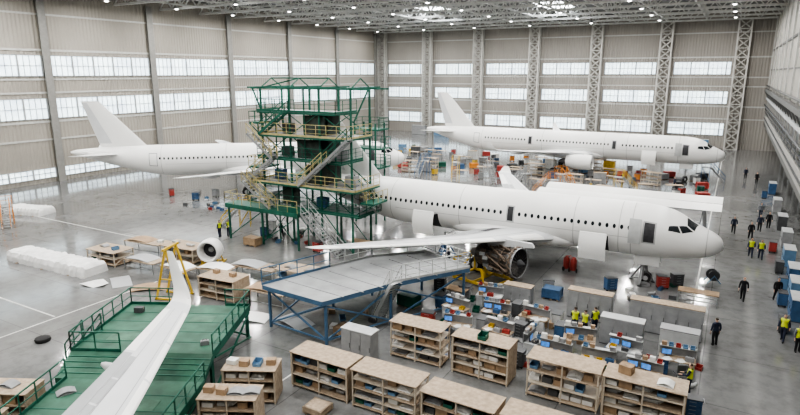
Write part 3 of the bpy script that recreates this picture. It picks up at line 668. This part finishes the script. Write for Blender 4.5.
def rack(x,y,w,d,h,n,rz,where,fill=1.0,top=0,kinds=RK,side=True):
    place('rack%g_%g_%g_%d%d'%(w,d,h,n,side),b_rack(w,d,h,n,side),(x,y,0),rz,'storage rack with chipboard top, '+where,'rack')
    names={1:['bottom'],2:['bottom','upper'],3:['bottom','middle','upper'],4:['bottom','second','third','uppermost']}[n]
    M=Matrix.Translation((x,y,0))@Matrix.Rotation(rz,4,'Z')
    for k in range(n):
        z=.15+(h-.15)*k/n+.002; t=-w/2+.06
        while True:
            kd=random.choice(kinds); kw=KW[kd[0]]
            if t+kw>w/2-.06: break
            if random.random()<fill: item(kd,M@Vector((t+kw/2,-d*.18+random.uniform(-.05,.05),z)),rz,'on the %s shelf, rack %s'%(names[k],where))
            t+=kw+random.choice((.02,.02,.1))
    for i in range(top):
        kd=random.choice(kinds); item(kd,M@Vector((-w/2+w*(i+.5)/top,random.uniform(-.2,.2),h+.022)),rz+random.uniform(-.3,.3),'on top of the rack %s'%where)
for i,(x,h) in enumerate(((-16.8,1.95),(-13.0,2.0),(-9.2,1.9))):
    rack(x,21.8,3.5,1.4,h,(3,4,3)[i],R((0,1,-1)[i]),['leftmost in the front row','second in the front row','third in the front row'][i],1,0,RK,i!=1)
rack(-5.4,21.8,3.5,1.4,1.95,3,0,'cut off by the bottom edge',1)
for i,x in enumerate((-14.2,-10.3)):
    rack(x,27.2,3.2,1.3,2.15,4,R((1,-1)[i]),['left behind the front row','right behind the front row'][i],.95,(0,1)[i],RK,i==1)
for i,x in enumerate((-5.9,-2.2)):
    rack(x,27.0,3.5,1.4,2.1,(3,4)[i],0,['left of the lower right pair','right of the lower right pair'][i],1,(0,2)[i],RK,i==1)
for s,l,w_ in((3.0,4.5,'right of the green platform, farther one'),(.4,4.3,'right of the green platform, middle one'),(-2.2,4.3,'right of the green platform, nearest one')):
    q=D(s,l); rack(q.x,q.y,2.6,1.3,1.8,3,R(27),w_,.95,4)
for s,l,w_ in((.2,-6.0,'at the lower left corner, farther one'),(-2.2,-6.0,'at the lower left corner, nearer one')):
    q=D(s,l); rack(q.x,q.y,2.4,1.3,1.9,3,R(27),w_,.9,1)
def b_table(w,d,h,m):
    def f():
        r=root('work_table'); MB().box(-w/2,w/2,-d/2,d/2,h-.06,h).build('tabletop',m,r)
        for x in(-w/2+.06,w/2-.06):
            for y in(-d/2+.06,d/2-.06): MB().box(x-.035,x+.035,y-.035,y+.035,0,h-.06).build('leg',STEEL,r)
        for y in(-d/2+.06,d/2-.06): MB().bar((-w/2+.06,y,.3),(w/2-.06,y,.3),.04).build('stretcher',STEEL,r)
        return r
    return f
def b_bigpanel(m):
    def f():
        g=[[(-1.3+2.6*i/8,-.7+1.4*j,.03+.16*math.sin(i/8*math.pi)*(1 if j else .8)) for j in(0,1)] for i in range(9)]
        lo=[[(p[0],p[1],max(0,p[2]-.03)) for p in r] for r in g]
        return MB().loft([[lo[i][0],lo[i][1],g[i][1],g[i][0]] for i in range(9)]).build('aircraft_skin_panel',m,None,True)
    return f
BPM={'white':W,'grey':PG,'brown':CARD}
def bigpanel(c,q,rz,wh): return place('bp'+c,b_bigpanel(BPM[c]),q,rz,'large %s curved skin panel %s'%(c,wh),'panel')
def bench(x,y,w,d,h,rz,where,c):
    place('bn%g%g%g'%(w,d,h),b_table(w,d,h,CHIP),(x,y,0),rz,'long chipboard work table '+where,'table'); M=Matrix.Translation((x,y,0))@Matrix.Rotation(rz,4,'Z')
    bigpanel(c,M@Vector((-w/2+1.4,0,h+.002)),rz,'lying on the long table '+where)
    if w>3.5: item(random.choice(KINDS),M@Vector((w/2-.5,0,h+.002)),rz,'on the long table '+where)
for x,y,w,h,n,l in((-45.6,29.3,3.4,1.2,2,'front left in the left floor group'),(-40.6,33.0,3.8,1.3,2,'rear right in the left floor group')):
    rack(x,y,w,2.0,h,n,R(4),l,.9,2,RK,False)
bench(-41.2,29.5,3.4,1.6,.9,R(4),'at the front right of the left floor group','grey'); bench(-45.4,32.9,4.2,1.6,1.0,R(6),'at the rear left of the left floor group','brown'); bench(-37.2,29.6,3.0,1.6,.9,R(-4),'at the right of the left floor group','white')
for x,y,w,h,n,l in((-31.0,28.4,3.2,1.6,3,'front left by the yellow hoist'),(-27.2,32.6,3.6,1.5,2,'rear right by the yellow hoist')):
    rack(x,y,w,1.8,h,n,R(5),l,.9,2,RK,n==3)
bench(-27.2,29.0,3.4,1.6,1.1,R(5),'at the front right by the yellow hoist','brown'); bench(-31.6,32.4,4.2,1.6,1.1,R(5),'behind the yellow hoist','grey'); bench(-34.2,30.7,2.9,1.5,1.0,R(8),'between the engine cowl and the yellow hoist','white')
for x,y,w,l in((697,303,2.6,'long plywood work table beside the airliner nose'),(457,300,1.6,'small plywood table below the near engine'),(360,250,2.2,'plywood table behind the grey ramp platform')):
    place('table%g'%w,b_table(w,1.0,.9,WOOD),P(x,y),0,l,'table')
for x,y,m,rz,l in((250,318,'white',20,'on the floor left of the ramp'),(295,322,'grey',-15,'on the floor before the ramp'),(150,288,'brown',40,'on the floor by the left tables'),(121,282,'grey',-30,'on the floor near the wrapped bundle')):
    bigpanel(m,P(x,y),R(rz),l)
def b_trolley(m):
    def f():
        r=root('tool_trolley'); MB().box(-.4,.4,-.28,.28,.14,.98).build('body',m,r); MB().box(-.43,.43,-.3,.3,.98,1.02).build('top_tray',DGREY,r)
        for k in range(4): MB().box(-.37,.37,-.305,-.28,.18+k*.2,.35+k*.2).box(-.15,.15,-.32,-.3,.29+k*.2,.31+k*.2,1).build('drawer',[m,STEEL],r)
        MB().bar((.43,-.2,.9),(.5,-.2,.9),.03).bar((.43,.2,.9),(.5,.2,.9),.03).bar((.5,-.2,.9),(.5,.2,.9),.03).build('handle',STEEL,r)
        for x in(-.33,.33):
            for y in(-.2,.2): MB().tube((x,y-.03,.07),(x,y+.03,.07),.07,10).build('caster',RUB,r)
        return r
    return f
TC={'blue':BLUE,'red':RED,'grey':GREY,'light blue':LBLUE,'orange':ORA,'yellow':YEL,'white':FOAM,'dark':DGREY,'green':GREEN}
def trolley(q,c,where,rz=0,group=None): return place('tr'+c,b_trolley(TC[c]),q,R(rz),'%s tool trolley %s'%(c,where),'tool trolley',group)
def b_desk(m):
    def f():
        r=root('workbench'); MB().box(-.9,.9,-.4,.4,.86,.92).build('worktop',CHIP if m!=LGREY else LGREY,r)
        MB().box(-.85,-.4,-.35,.35,.02,.86).build('drawer_unit',m if m!=CHIP else GREY,r)
        for k in range(3): MB().box(-.83,-.42,-.37,-.35,.06+k*.27,.3+k*.27).build('drawer',m if m!=CHIP else LGREY,r)
        for y in(-.35,.35): MB().box(.8,.86,y-.03,y+.03,0,.86).build('leg',STEEL,r)
        MB().box(-.9,.9,.36,.4,.92,1.5).build('back_board',GREY,r); MB().box(-.9,.9,.12,.36,1.45,1.49).build('shelf',LGREY,r); return r
    return f
def b_monitor():
    r=root('monitor'); MB().box(-.26,.26,-.02,.03,.12,.46).build('housing',DGREY,r); MB().box(-.235,.235,-.026,-.02,.145,.435).build('screen',SCREEN,r); MB().box(-.12,.12,-.09,.09,0,.015).bar((0,.02,.01),(0,.02,.2),.05).build('stand',DGREY,r); return r
def b_chair():
    r=root('office_chair'); MB().box(-.24,.24,-.24,.24,.44,.52).build('seat',DGREY,r); MB().box(-.22,.22,.2,.26,.6,1.05).bar((0,.23,.46),(0,.23,.7),.05).build('backrest',DGREY,r); m=MB().tube((0,0,.1),(0,0,.45),.03,8)
    for k in range(5):
        a=R(72*k); m.bar((0,0,.1),(.28*math.cos(a),.28*math.sin(a),.06),.05); m.tube((.28*math.cos(a),.28*math.sin(a),.0),(.28*math.cos(a),.28*math.sin(a),.07),.03,8)
    m.build('base',STEEL,r); return r
def desk(x,y,mk,where,rz=0,mon=1):
    q=Vector((x,y,0)); M=Matrix.Translation(q)@Matrix.Rotation(R(rz),4,'Z'); place('desk'+mk,b_desk({'blue':BLUE,'wooden':CHIP,'grey':LGREY,'dark':DGREY}[mk]),q,R(rz),'%s workbench with shelf, %s'%(mk,where),'workbench')
    xs=[-.55,.1][:mon]
    for i,mx in enumerate(xs): place('monitor',b_monitor,M@Vector((mx,.05,.922)),R(rz)+.12-.24*i,'monitor with blue screen on the workbench, '+where,'monitor','monitors on the workbench, '+where)
    if random.random()<.6: place('chair',b_chair,M@Vector((.15,-.78,0)),R(rz)+random.uniform(2.6,3.6),'dark office chair at the workbench, '+where,'chair')
    for dx,dy in((-.55,-.24),(.1,-.24),(.6,-.1))+(((-.5,.1),) if mon==0 else ()): item(random.choice(DESKK),M@Vector((dx,dy,.922)),R(rz)+random.uniform(-.15,.15),'on the workbench, '+where)
    for dx in(-.7,-.35,.0,.35,.7):
        if random.random()<.7: item(random.choice(SHELFK),M@Vector((dx,.24,1.492)),R(rz),'on the shelf of the workbench, '+where)
for x,y,mk,w,rz,mon in((-13.4,30.5,'blue','front left of the middle workshop',6,1),(-10.9,31.0,'wooden','front middle of the middle workshop',-8,0),(-8.6,31.0,'grey','front right of the middle workshop',84,1),(-14.6,33.0,'wooden','centre left of the middle workshop',-12,1),(-12.0,33.6,'dark','centre of the middle workshop',4,2),(-9.6,34.0,'wooden','centre right of the middle workshop',-6,0),(-13.4,36.1,'grey','rear left of the middle workshop',8,1)):
    desk(x,y,mk,w,rz,mon)
for x,y,mk,w,rz,mon in((-7.2,29.9,'blue','front left of the right workshop',-4,1),(-4.9,30.1,'wooden','front second of the right workshop',5,0),(-2.6,30.0,'blue','front third of the right workshop',-3,2),(-6.4,32.4,'wooden','rear left of the right workshop',10,1),(-3.9,32.2,'grey','rear middle of the right workshop',-5,2),(-1.2,32.4,'blue','rear right of the right workshop',4,1)):
    desk(x,y,mk,w,rz,mon)
for x,y,c,w in((-15.7,31.2,'red','left of the blue front left workbench'),(-16.3,34.4,'blue','at the left end of the middle workshop'),(-12.3,32.1,'grey','between the middle workbench rows'),(-10.0,32.5,'dark','behind the front middle workbench'),(-7.8,33.6,'blue','at the right end of the middle workshop'),(-11.2,35.6,'dark','at the rear of the middle workshop'),(-15.5,36.7,'grey','at the rear left of the middle workshop'),
  (-9.0,29.0,'dark','left of the right workshop'),(-6.0,28.3,'grey','between front workbenches and lower right racks'),(-8.4,35.2,'white','between the two workshops'),(-2.6,28.3,'light blue','behind the right of the lower right racks'),(-.2,28.4,'blue','behind the right end of the lower right racks')):
    trolley(Vector((x,y,0)),c,w,random.choice((0,8,-10,90)))
def b_cab(w,h,m,tm):
    def f():
        r=root('cabinet'); MB().box(-w/2,w/2,-.4,.4,.05,h).build('body',m,r); MB().box(-w/2-.03,w/2+.03,-.43,.43,h,h+.05).build('top',tm,r)
        k=max(2,round(w/.7))
        for i in range(k):
            d=MB().box(-w/2+w*i/k+.02,-w/2+w*(i+1)/k-.02,-.425,-.4,.1,h-.05).build('door',m,r); xx=-w/2+w*(i+1)/k-.1
            MB().box(xx,xx+.03,-.45,-.425,h*.45,h*.6).build('handle',DGREY,d)
        MB().box(-w/2,w/2,-.38,.38,0,.05).build('plinth',DGREY,r); return r
    return f
for x,y,w,h,m,tm,l in((-6.9,37.6,2.8,1.9,GREY,CHIP,'grey cabinet with chipboard top behind the yellow vested workers'),(-2.3,37.6,4.2,2.0,GREY,CHIP,'widest grey cabinet with chipboard top near the right aisle'),(-4.4,34.6,2.4,1.7,GREY,LGREY,'grey locker row without wooden top in the right workshop'),(-1.3,34.6,2.0,1.7,LGREY,GREY,'light grey locker pair in the right workshop'),
   (-17.0,25.2,2.0,1.9,GREY,LGREY,'grey metal cabinet near the foot of the ramp stairs'),(-12.0,38.2,2.0,1.2,GREY,CHIP,'low grey cabinet at the rear of the middle workshop')):
    place('cab%g%g%s'%(w,h,m.name),b_cab(w,h,m,tm),(x,y,0),0,l,'cabinet')
spots=[]
for i in range(400):
    if len(spots)>=44: break
    m_=i%2; q=Vector((random.uniform(-16,-8.5),random.choice((32.1,34.8,29.3))+random.uniform(-.2,.2),0)) if m_ else Vector((random.uniform(-7.6,0),random.choice((31.2,33.5,28.6))+random.uniform(-.2,.2),0))
    if any((q-u).length<.75 for u in spots): continue
    spots.append(q); item(random.choice(BRIGHT),q,random.uniform(-.4,.4),'on the floor of the middle workshop' if m_ else 'on the floor of the right workshop')
for k,(s,l) in enumerate(((8.4,-3.9),(4.4,1.6),(.6,-3.6),(-2.4,1.7))):
    item((KINDS[9],TB[2],KINDS[7],TB[1])[k],D(s,l,2.102 if s>3 else 1.402),R(27+k*20),'on the green platform deck')
# ---------------------------------------------------------------- large loose objects
def wrapped(l,w,h,seed):
    rnd=random.Random(seed); rings=[]; n=44; prof=[(-.56,0),(-.54,.5),(-.46,.9),(-.25,.98),(0,1.0),(.25,.98),(.46,.9),(.54,.5),(.57,0)]
    for i in range(n+1):
        k=(.84 if i%4==0 else .97+rnd.uniform(-.03,.03)) if 0<i<n else .74
        rings.append([(-l/2+l*i/n+rnd.uniform(-.03,.03),p[0]*w*(1-(1-k)*.5)+rnd.uniform(-.02,.02)*w,(p[1]*h*k+(rnd.uniform(-.05,.05)*h if p[1] else 0))) for p in prof])
    return MB().loft(rings)
def parcel(loc,l,w,h,rz,label,seed):
    r=root('wrapped_part',loc,label,'wrapped part',rz); wrapped(l,w,h,seed).build('sheeting',SHEET,r)
    for i in range(3):
        x=-l/2+l*(i+.5)/3; MB().box(x-.06,x+.06,-w*.6,w*.6,.0,.06).build('skid',WOOD,r)
q=P(56,265); parcel(q,10.4,2.2,.95,R(3),'long white plastic-wrapped component lying on the left floor',3)
q=P(30,213); parcel(q,5.2,2.2,.9,R(15),'short white wrapped component near the left wall',5)
q=P(96,284); tag(MB().add([(-1.2,-.6,.0),(-.3,-.8,.12),(.6,-.6,.0),(1.1,-.1,.14),(.7,.6,.0),(-.1,.7,.18),(-.9,.5,.0),(0,0,.28)],[(i,(i+1)%7,7) for i in range(7)]).build('plastic_sheet',SHEET,loc=q),'crumpled white plastic sheet at the end of the long wrapped component','plastic sheet')
for yy,la,lb in((59.5,'grey trestle frame under the nearer long white component','nearer of two long white components behind the middle airliner'),(63.2,'grey trestle frame under the farther long white component','farther of two long white components behind the middle airliner')):
    r=root('trestle',(-8.5,yy,0),la,'trestle')
    m=MB(); th=3.7
    for x in(-7,-2.5,2.5,7):
        for s in(-1,1): m.bar((x-.4,s*.9,0),(x,s*.9,th-.08),.1); m.bar((x+.4,s*.9,0),(x,s*.9,th-.08),.1)
        m.bar((x,-1,th-.08),(x,1,th-.08),.12)
    m.bar((-7,0,th-.2),(7,0,th-.2),.1); m.build('frame',GREY,r)
    rg=[[(x,c*1.3*(1-.012*(x+8.5)),th+(t+.02)*2.6) for c,t in((-1,0),(-.5,.12),(0,.18),(.6,.14),(1,.05),(1,0),(0,0))] for x in(-8.5,-4,0,4,8.5)]
    tag(MB().loft(rg).build('covered_component',W,None,True,(-8.5,yy,0)),lb,'component')
def b_engine_stand():
    r=root('engine_cowl'); r.scale=(.82,.82,.82); MX=Matrix.Translation((0,-1.2,1.65))@Matrix.Rotation(R(-90),4,'X')
    MB().lathe([(.78,1.4),(.82,.5),(.9,.1),(1.05,0),(1.18,.2),(1.22,.9),(1.14,1.5),(1.0,1.7),(.78,1.6)],MX,26,False).build('nacelle',W,r,True)
    MB().lathe([(.85,1.0),(.85,1.05)],MX,24).build('inner_duct',DARK,r); MB().lathe([(.02,.6),(.18,.75),(.3,1.0)],MX,14).build('spinner',GREY,r,True)
    m=MB()
    for x in(-.9,.9): m.bar((x,-1.3,.12),(x,1.3,.12),.14); m.bar((x,-.7,.12),(x*.8,-.7,1.2),.1); m.bar((x,.7,.12),(x*.8,.2,1.2),.1)
    for y in(-1.2,1.2): m.bar((-.9,y,.06),(.9,y,.06),.12)
    m.build('stand',YEL,r); return r
place('es',b_engine_stand,P(213,264),R(25),'white engine cowl ring on a yellow stand at the left of the grey ramp','engine cowl')
q=P(175,297); r=root('hoist_frame',q,'tall yellow A-shaped hoist frame behind the foreground winglet','hoist',R(20))
m=MB()
for y in(-.7,.7): m.bar((-1.0,y,.1),(0,y,3.8),.12); m.bar((1.0,y,.1),(0,y,3.8),.12); m.bar((-.6,y,1.6),(.6,y,1.6),.08); m.bar((-1.1,y,.1),(1.1,y,.1),.12)
m.bar((0,-1.0,3.85),(0,1.0,3.85),.16); m.build('frame',YEL,r); MB().box(-.12,.12,-.12,.12,3.3,3.8).tube((0,0,2.4),(0,0,3.3),.02,6).build('chain_hoist',DGREY,r)
for x in(-1.05,1.05):
    for y in(-.7,.7): MB().tube((x,y-.05,.08),(x,y+.05,.08),.08,10).build('caster',RUB,r)
def b_steps(m,h):
    def f():
        r=root('maintenance_steps'); MB().box(-.6,.6,.4,1.6,h-.08,h).build('platform',STEEL,r); stairs(r,(0,-h*.75,0),(0,.4,h),.8,STEEL,m)
        k=MB()
        for x in(-.55,.55):
            for y in(.45,1.55): k.bar((x,y,.0),(x,y,h),.06)
            k.bar((x,.45,.15),(x,1.55,h-.1),.05)
        k.build('support_frame',m,r); MB().rail([(-.58,.4,h),(-.58,1.58,h),(.58,1.58,h),(.58,.4,h)],1.0,.8,.04,toe=False).build('guard_rail',m,r); return r
    return f
used=[]
for x,y,c,h,rz,l in((8,226,'orange',2.0,60,'orange mobile steps near the left wall by the wrapped part'),(545,196,'orange',2.2,-60,'orange mobile steps under the far airliner wing'),(565,194,'orange',2.6,60,'second orange mobile steps right of the far airliner wing'),(455,180,'yellow',2.6,20,'yellow mobile steps under the far airliner rear fuselage'),(712,182,'blue',2.2,90,'blue mobile steps at the far airliner nose'),(625,192,'yellow',2.0,90,'yellow mobile steps under the far airliner front fuselage'),(422,176,'blue',2.4,0,'blue mobile steps below the far airliner tail'),(490,182,'grey',2.4,40,'grey mobile steps under the far airliner middle fuselage'),(520,188,'grey',2.0,-30,'grey mobile steps beside the far airliner wing root'),(236,226,'yellow',2.0,-50,'yellow mobile steps left of the green tail dock')):
    used.append(P(x,y)); place('st%s%g'%(c,h),b_steps(TC[c],h),P(x,y),R(rz),l,'steps')
def b_jack(m):
    def f():
        r=root('aircraft_jack'); b=MB().tube((0,0,.3),(0,0,1.6),.16,12)
        for k in range(3):
            a=R(120*k+30); c=Vector((math.cos(a),math.sin(a),0)); b.bar(c*.95+Vector((0,0,.08)),c*.14+Vector((0,0,1.3)),.1); b.bar(c*.95+Vector((0,0,.1)),Vector((0,0,.35)),.07)
        b.build('tripod',m,r); MB().tube((0,0,1.6),(0,0,2.1),.09,12).tube((0,0,2.1),(0,0,2.18),.14,12).build('ram',STEEL,r)
        for k in range(3):
            a=R(120*k+30); MB().tube((.95*math.cos(a),.95*math.sin(a),.0),(.95*math.cos(a),.95*math.sin(a),.08),.16,12).build('foot',DGREY,r)
        return r
    return f
for x,y,c,l in((641,282,'grey','grey tripod jack under the nose of the middle airliner'),(445,255,'blue','blue tripod jack behind the near wing'),(590,195,'yellow','yellow tripod jack under the far airliner belly')):
    used.append(P(x,y)); place('jk'+c,b_jack(TC[c]),P(x,y),0,l,'jack')
def b_ext():
    r=root('fire_extinguisher_cart'); MB().lathe([(.02,1.25),(.1,1.22),(.24,1.05),(.26,.9),(.26,.25),(.2,.15),(.02,.12)],None,16).build('cylinder',RED,r,True)
    MB().bar((-.2,-.25,.2),(-.2,-.3,1.35),.04).bar((.2,-.25,.2),(.2,-.3,1.35),.04).bar((-.2,-.3,1.35),(.2,-.3,1.35),.04).build('frame',RED,r)
    for x in(-.3,.3): MB().tube((x-.03,-.1,.18),(x+.03,-.1,.18),.18,12).build('wheel',RUB,r)
    MB().tube((0,0,1.2),(.25,.1,1.0),.03,6).build('hose',RUB,r); return r
place('ex',b_ext,P(573,272),0,'red wheeled fire extinguisher nearer the front cargo door','fire extinguisher'); place('ex',b_ext,P(566,270),R(40),'left of the two red wheeled fire extinguishers by the engine','fire extinguisher')
def b_crate(w,d,h,m):
    def f():
        r=root('crate'); MB().box(-w/2,w/2,-d/2,d/2,.12,h).build('body',m,r); k=MB()
        for x in(-w/2,w/2):
            for y in(-d/2,d/2): k.box(x-.05,x+.05,y-.05,y+.05,.1,h)
        for z in(.18,h-.06):
            k.bar((-w/2,-d/2,z),(w/2,-d/2,z),.06,.12).bar((-w/2,d/2,z),(w/2,d/2,z),.06,.12).bar((-w/2,-d/2,z),(-w/2,d/2,z),.06,.12).bar((w/2,-d/2,z),(w/2,d/2,z),.06,.12)
        k.build('batten',m,r)
        for x in(-w/2+.1,0,w/2-.1): MB().box(x-.06,x+.06,-d/2,d/2,0,.12).build('skid',WOOD,r)
        return r
    return f
for x,y,w,h,m,l in((409,306,1.3,.9,GREEN,'green chest below the grey ramp platform'),(253,245,1.4,.8,WOOD,'small wooden crate below the green tail dock'),(348,336,1.5,.6,WOOD,'flat wooden crate on the floor before the ramp'),(318,412,1.0,.4,CHIP,'small wooden crate at the bottom edge left of the front racks'),(552,298,1.2,.8,BLUE,'blue chest between the engine and the workbenches')):
    place('cr%g%s'%(w,m.name),b_crate(w,.9,h,m),P(x,y),R(random.uniform(-10,10)),l,'crate')
r=root('engine_dolly',(-15.3,40.7,0),'yellow engine dolly frame below the exposed engine','dolly',R(-15))
m=MB()
for y in(-1.35,1.35): m.bar((-2.4,y,.25),(1.4,y,.25),.18); m.bar((-2.3,y,.25),(-2.3,y,1.9),.16); m.bar((-2.3,y,1.8),(-1.1,y,.3),.12); m.bar((.6,y,.25),(.3,y,1.5),.12)
for x in(-2.3,1.3): m.bar((x,-1.35,.25),(x,1.35,.25),.16)
m.bar((-2.3,-1.35,1.85),(-2.3,1.35,1.85),.16); m.bar((-2.3,-1.35,.3),(-2.3,1.35,1.8),.1); m.bar((-.4,-1.35,.3),(-.4,1.35,.3),.14); m.bar((-.4,0,.3),(-.4,0,.9),.3)
m.build('frame',YEL,r)
for x in(-2.1,1.1):
    for y in(-1.35,1.35): MB().tube((x,y-.08,.14),(x,y+.08,.14),.14,12).build('wheel',RUB,r)
r=root('hose_cart',P(712,282),'small dark hose reel cart by the aisle under the airliner nose','hose reel',R(20))
M=Matrix.Translation((0,0,.6))@Matrix.Rotation(R(90),4,'X'); MB().lathe([(.42,-.3),(.42,-.26),(.25,-.25),(.25,.25),(.42,.26),(.42,.3)],M,18).build('reel',DGREY,r,True)
MB().bar((-.5,-.38,.0),(0,-.38,.6),.06).bar((.5,-.38,.0),(0,-.38,.6),.06).bar((-.5,.38,.0),(0,.38,.6),.06).bar((.5,.38,.0),(0,.38,.6),.06).bar((0,-.4,.6),(0,.4,.6),.06).build('frame',LBLUE,r)
tag(MB().lathe([(.25,0),(.42,.02),(.45,.12),(.42,.22),(.25,.24)],None,18).build('tyre',RUB,None,True,P(43,341)),'black tyre lying alone on the floor at left','tyre')
# loose things around the middle airliner
rnd=random.Random(5)
for x,y,c,w in((440,290,'dark','left of the exposed engine'),(548,292,'grey','right of the engine dolly'),(432,272,'yellow','behind the grey ramp corner'),(610,290,'blue','right of the front cargo door'),(662,288,'red','under the airliner nose'),(676,286,'dark','behind the nose gear'),(425,262,'orange','below the aft cargo door'),(318,252,'red','below the tail dock stairs'),(265,236,'blue','between the legs of the tail dock'),(272,230,'white','deep below the tail dock'),(196,200,'blue','below the left airliner wing'),(172,196,'red','below the left airliner belly'),(216,197,'grey','right of the left airliner wing')):
    trolley(P(x,y),c,w,rnd.uniform(-40,40))
for i in range(500):
    if len(spots)>=88: break
    x,y,w=rnd.choice(((448,292,'on the floor left of the exposed engine'),(650,292,'on the floor under the airliner nose'),(285,238,'on the floor below the tail dock'),(350,322,'on the floor by the ramp stairs'),(205,202,'on the floor below the left airliner')))
    q=P(x+rnd.uniform(-24,24),y+rnd.uniform(-9,9))
    if any((q-u).length<.9 for u in spots): continue
    spots.append(q); item(rnd.choice(BRIGHT),q,rnd.uniform(0,3),w)
# equipment along the far aircraft
rnd=random.Random(11)
tries=0
while len(used)<130 and tries<1800:
    tries+=1
    x=rnd.uniform(394,708); yb=142+(x-400)*.105; y=yb+rnd.uniform(5,30); q=P(x,y)
    if any((q-u).length<2.3 for u in used): continue
    used.append(q); c=rnd.choice(['blue','red','grey','light blue','orange','yellow','white','dark','dark','grey','grey','white','grey','dark','green']); k=rnd.random()
    if k<.42: trolley(q,c,'among the equipment below the far airliner',rnd.uniform(0,90),c+' trolleys below the far airliner')
    elif k<.62: place('crx'+c,b_crate(1.4,1.0,.9,TC[c]),q,rnd.uniform(0,1.5),'%s transport chest among the equipment below the far airliner'%c,'chest',c+' chests below the far airliner')
    elif k<.76: place('farrack%s'%c,b_cab(1.8,1.6,TC[c],CHIP),q,rnd.uniform(-.2,.2),'%s cabinet with wooden top below the far airliner'%c,'cabinet',c+' cabinets below the far airliner')
    elif k<.82: place('farsh',b_rack(2.6,1.0,1.9,3,False),q,rnd.uniform(-.4,.4),'storage rack with chipboard top below the far airliner','rack','racks below the far airliner')
    else: place('fartab',b_table(2.2,1.0,.95,CHIP),q,rnd.uniform(-.3,.3),'chipboard table among the equipment below the far airliner','table','tables below the far airliner')
for i in range(11):
    q=Vector((-72+i*6.6,137+rnd.uniform(-1,1),0)); c=rnd.choice(['blue','grey','grey','light blue'])
    place('fr3'+c,b_cab(4.0,2.4,TC[c],LGREY),q,0,'%s storage cabinet against the far wall'%c,'cabinet',c+' cabinets against the far wall')
for x,y,c,w in((5.1,44.6,'blue','nearest the camera'),(5.3,48.4,'light blue','second from the camera'),(5.4,52,'blue','third from the camera'),(5.4,57.5,'light blue','fourth from the camera'),(5.6,64,'grey','fifth from the camera'),(5.6,71,'dark','sixth from the camera'),(5.6,80,'grey','next to last from the camera'),(5.6,92,'blue','farthest from the camera')):
    place('rw%s'%c,b_cab(2.0,1.5,TC[c],LGREY),(x,y,0),R(-90),'%s equipment cabinet under the right gallery, %s'%(c,w),'cabinet')
for x,y,c,w in((4.4,46.6,'blue','beside the nearest blue cabinet at the right wall'),(4.6,50.3,'light blue','between blue cabinets at the right wall'),(4.6,54.6,'dark','by the right wall near the walking group'),(4.4,61,'red','by the right wall behind the walking group'),(4.2,41.6,'dark','by the right edge behind the nearest walker'),(4.6,88,'blue','far down the right aisle')):
    trolley(Vector((x,y,0)),c,w,90)
# ---------------------------------------------------------------- camera, world
cd=bpy.data.cameras.new('camera'); cd.sensor_width=36; cd.lens=FPX/800*36; cd.clip_end=600
cam=bpy.data.objects.new('camera',cd); COL.objects.link(cam); cam.location=(0,0,HC); cam.rotation_euler=(R(90)-PIT,0,YAW); SC.camera=cam
w=bpy.data.worlds.new('world'); SC.world=w; w.use_nodes=True; w.node_tree.nodes['Background'].inputs['Color'].default_value=(.8,.9,1,1); w.node_tree.nodes['Background'].inputs['Strength'].default_value=.6
SC.view_settings.view_transform='AgX'; SC.view_settings.look='AgX - High Contrast'
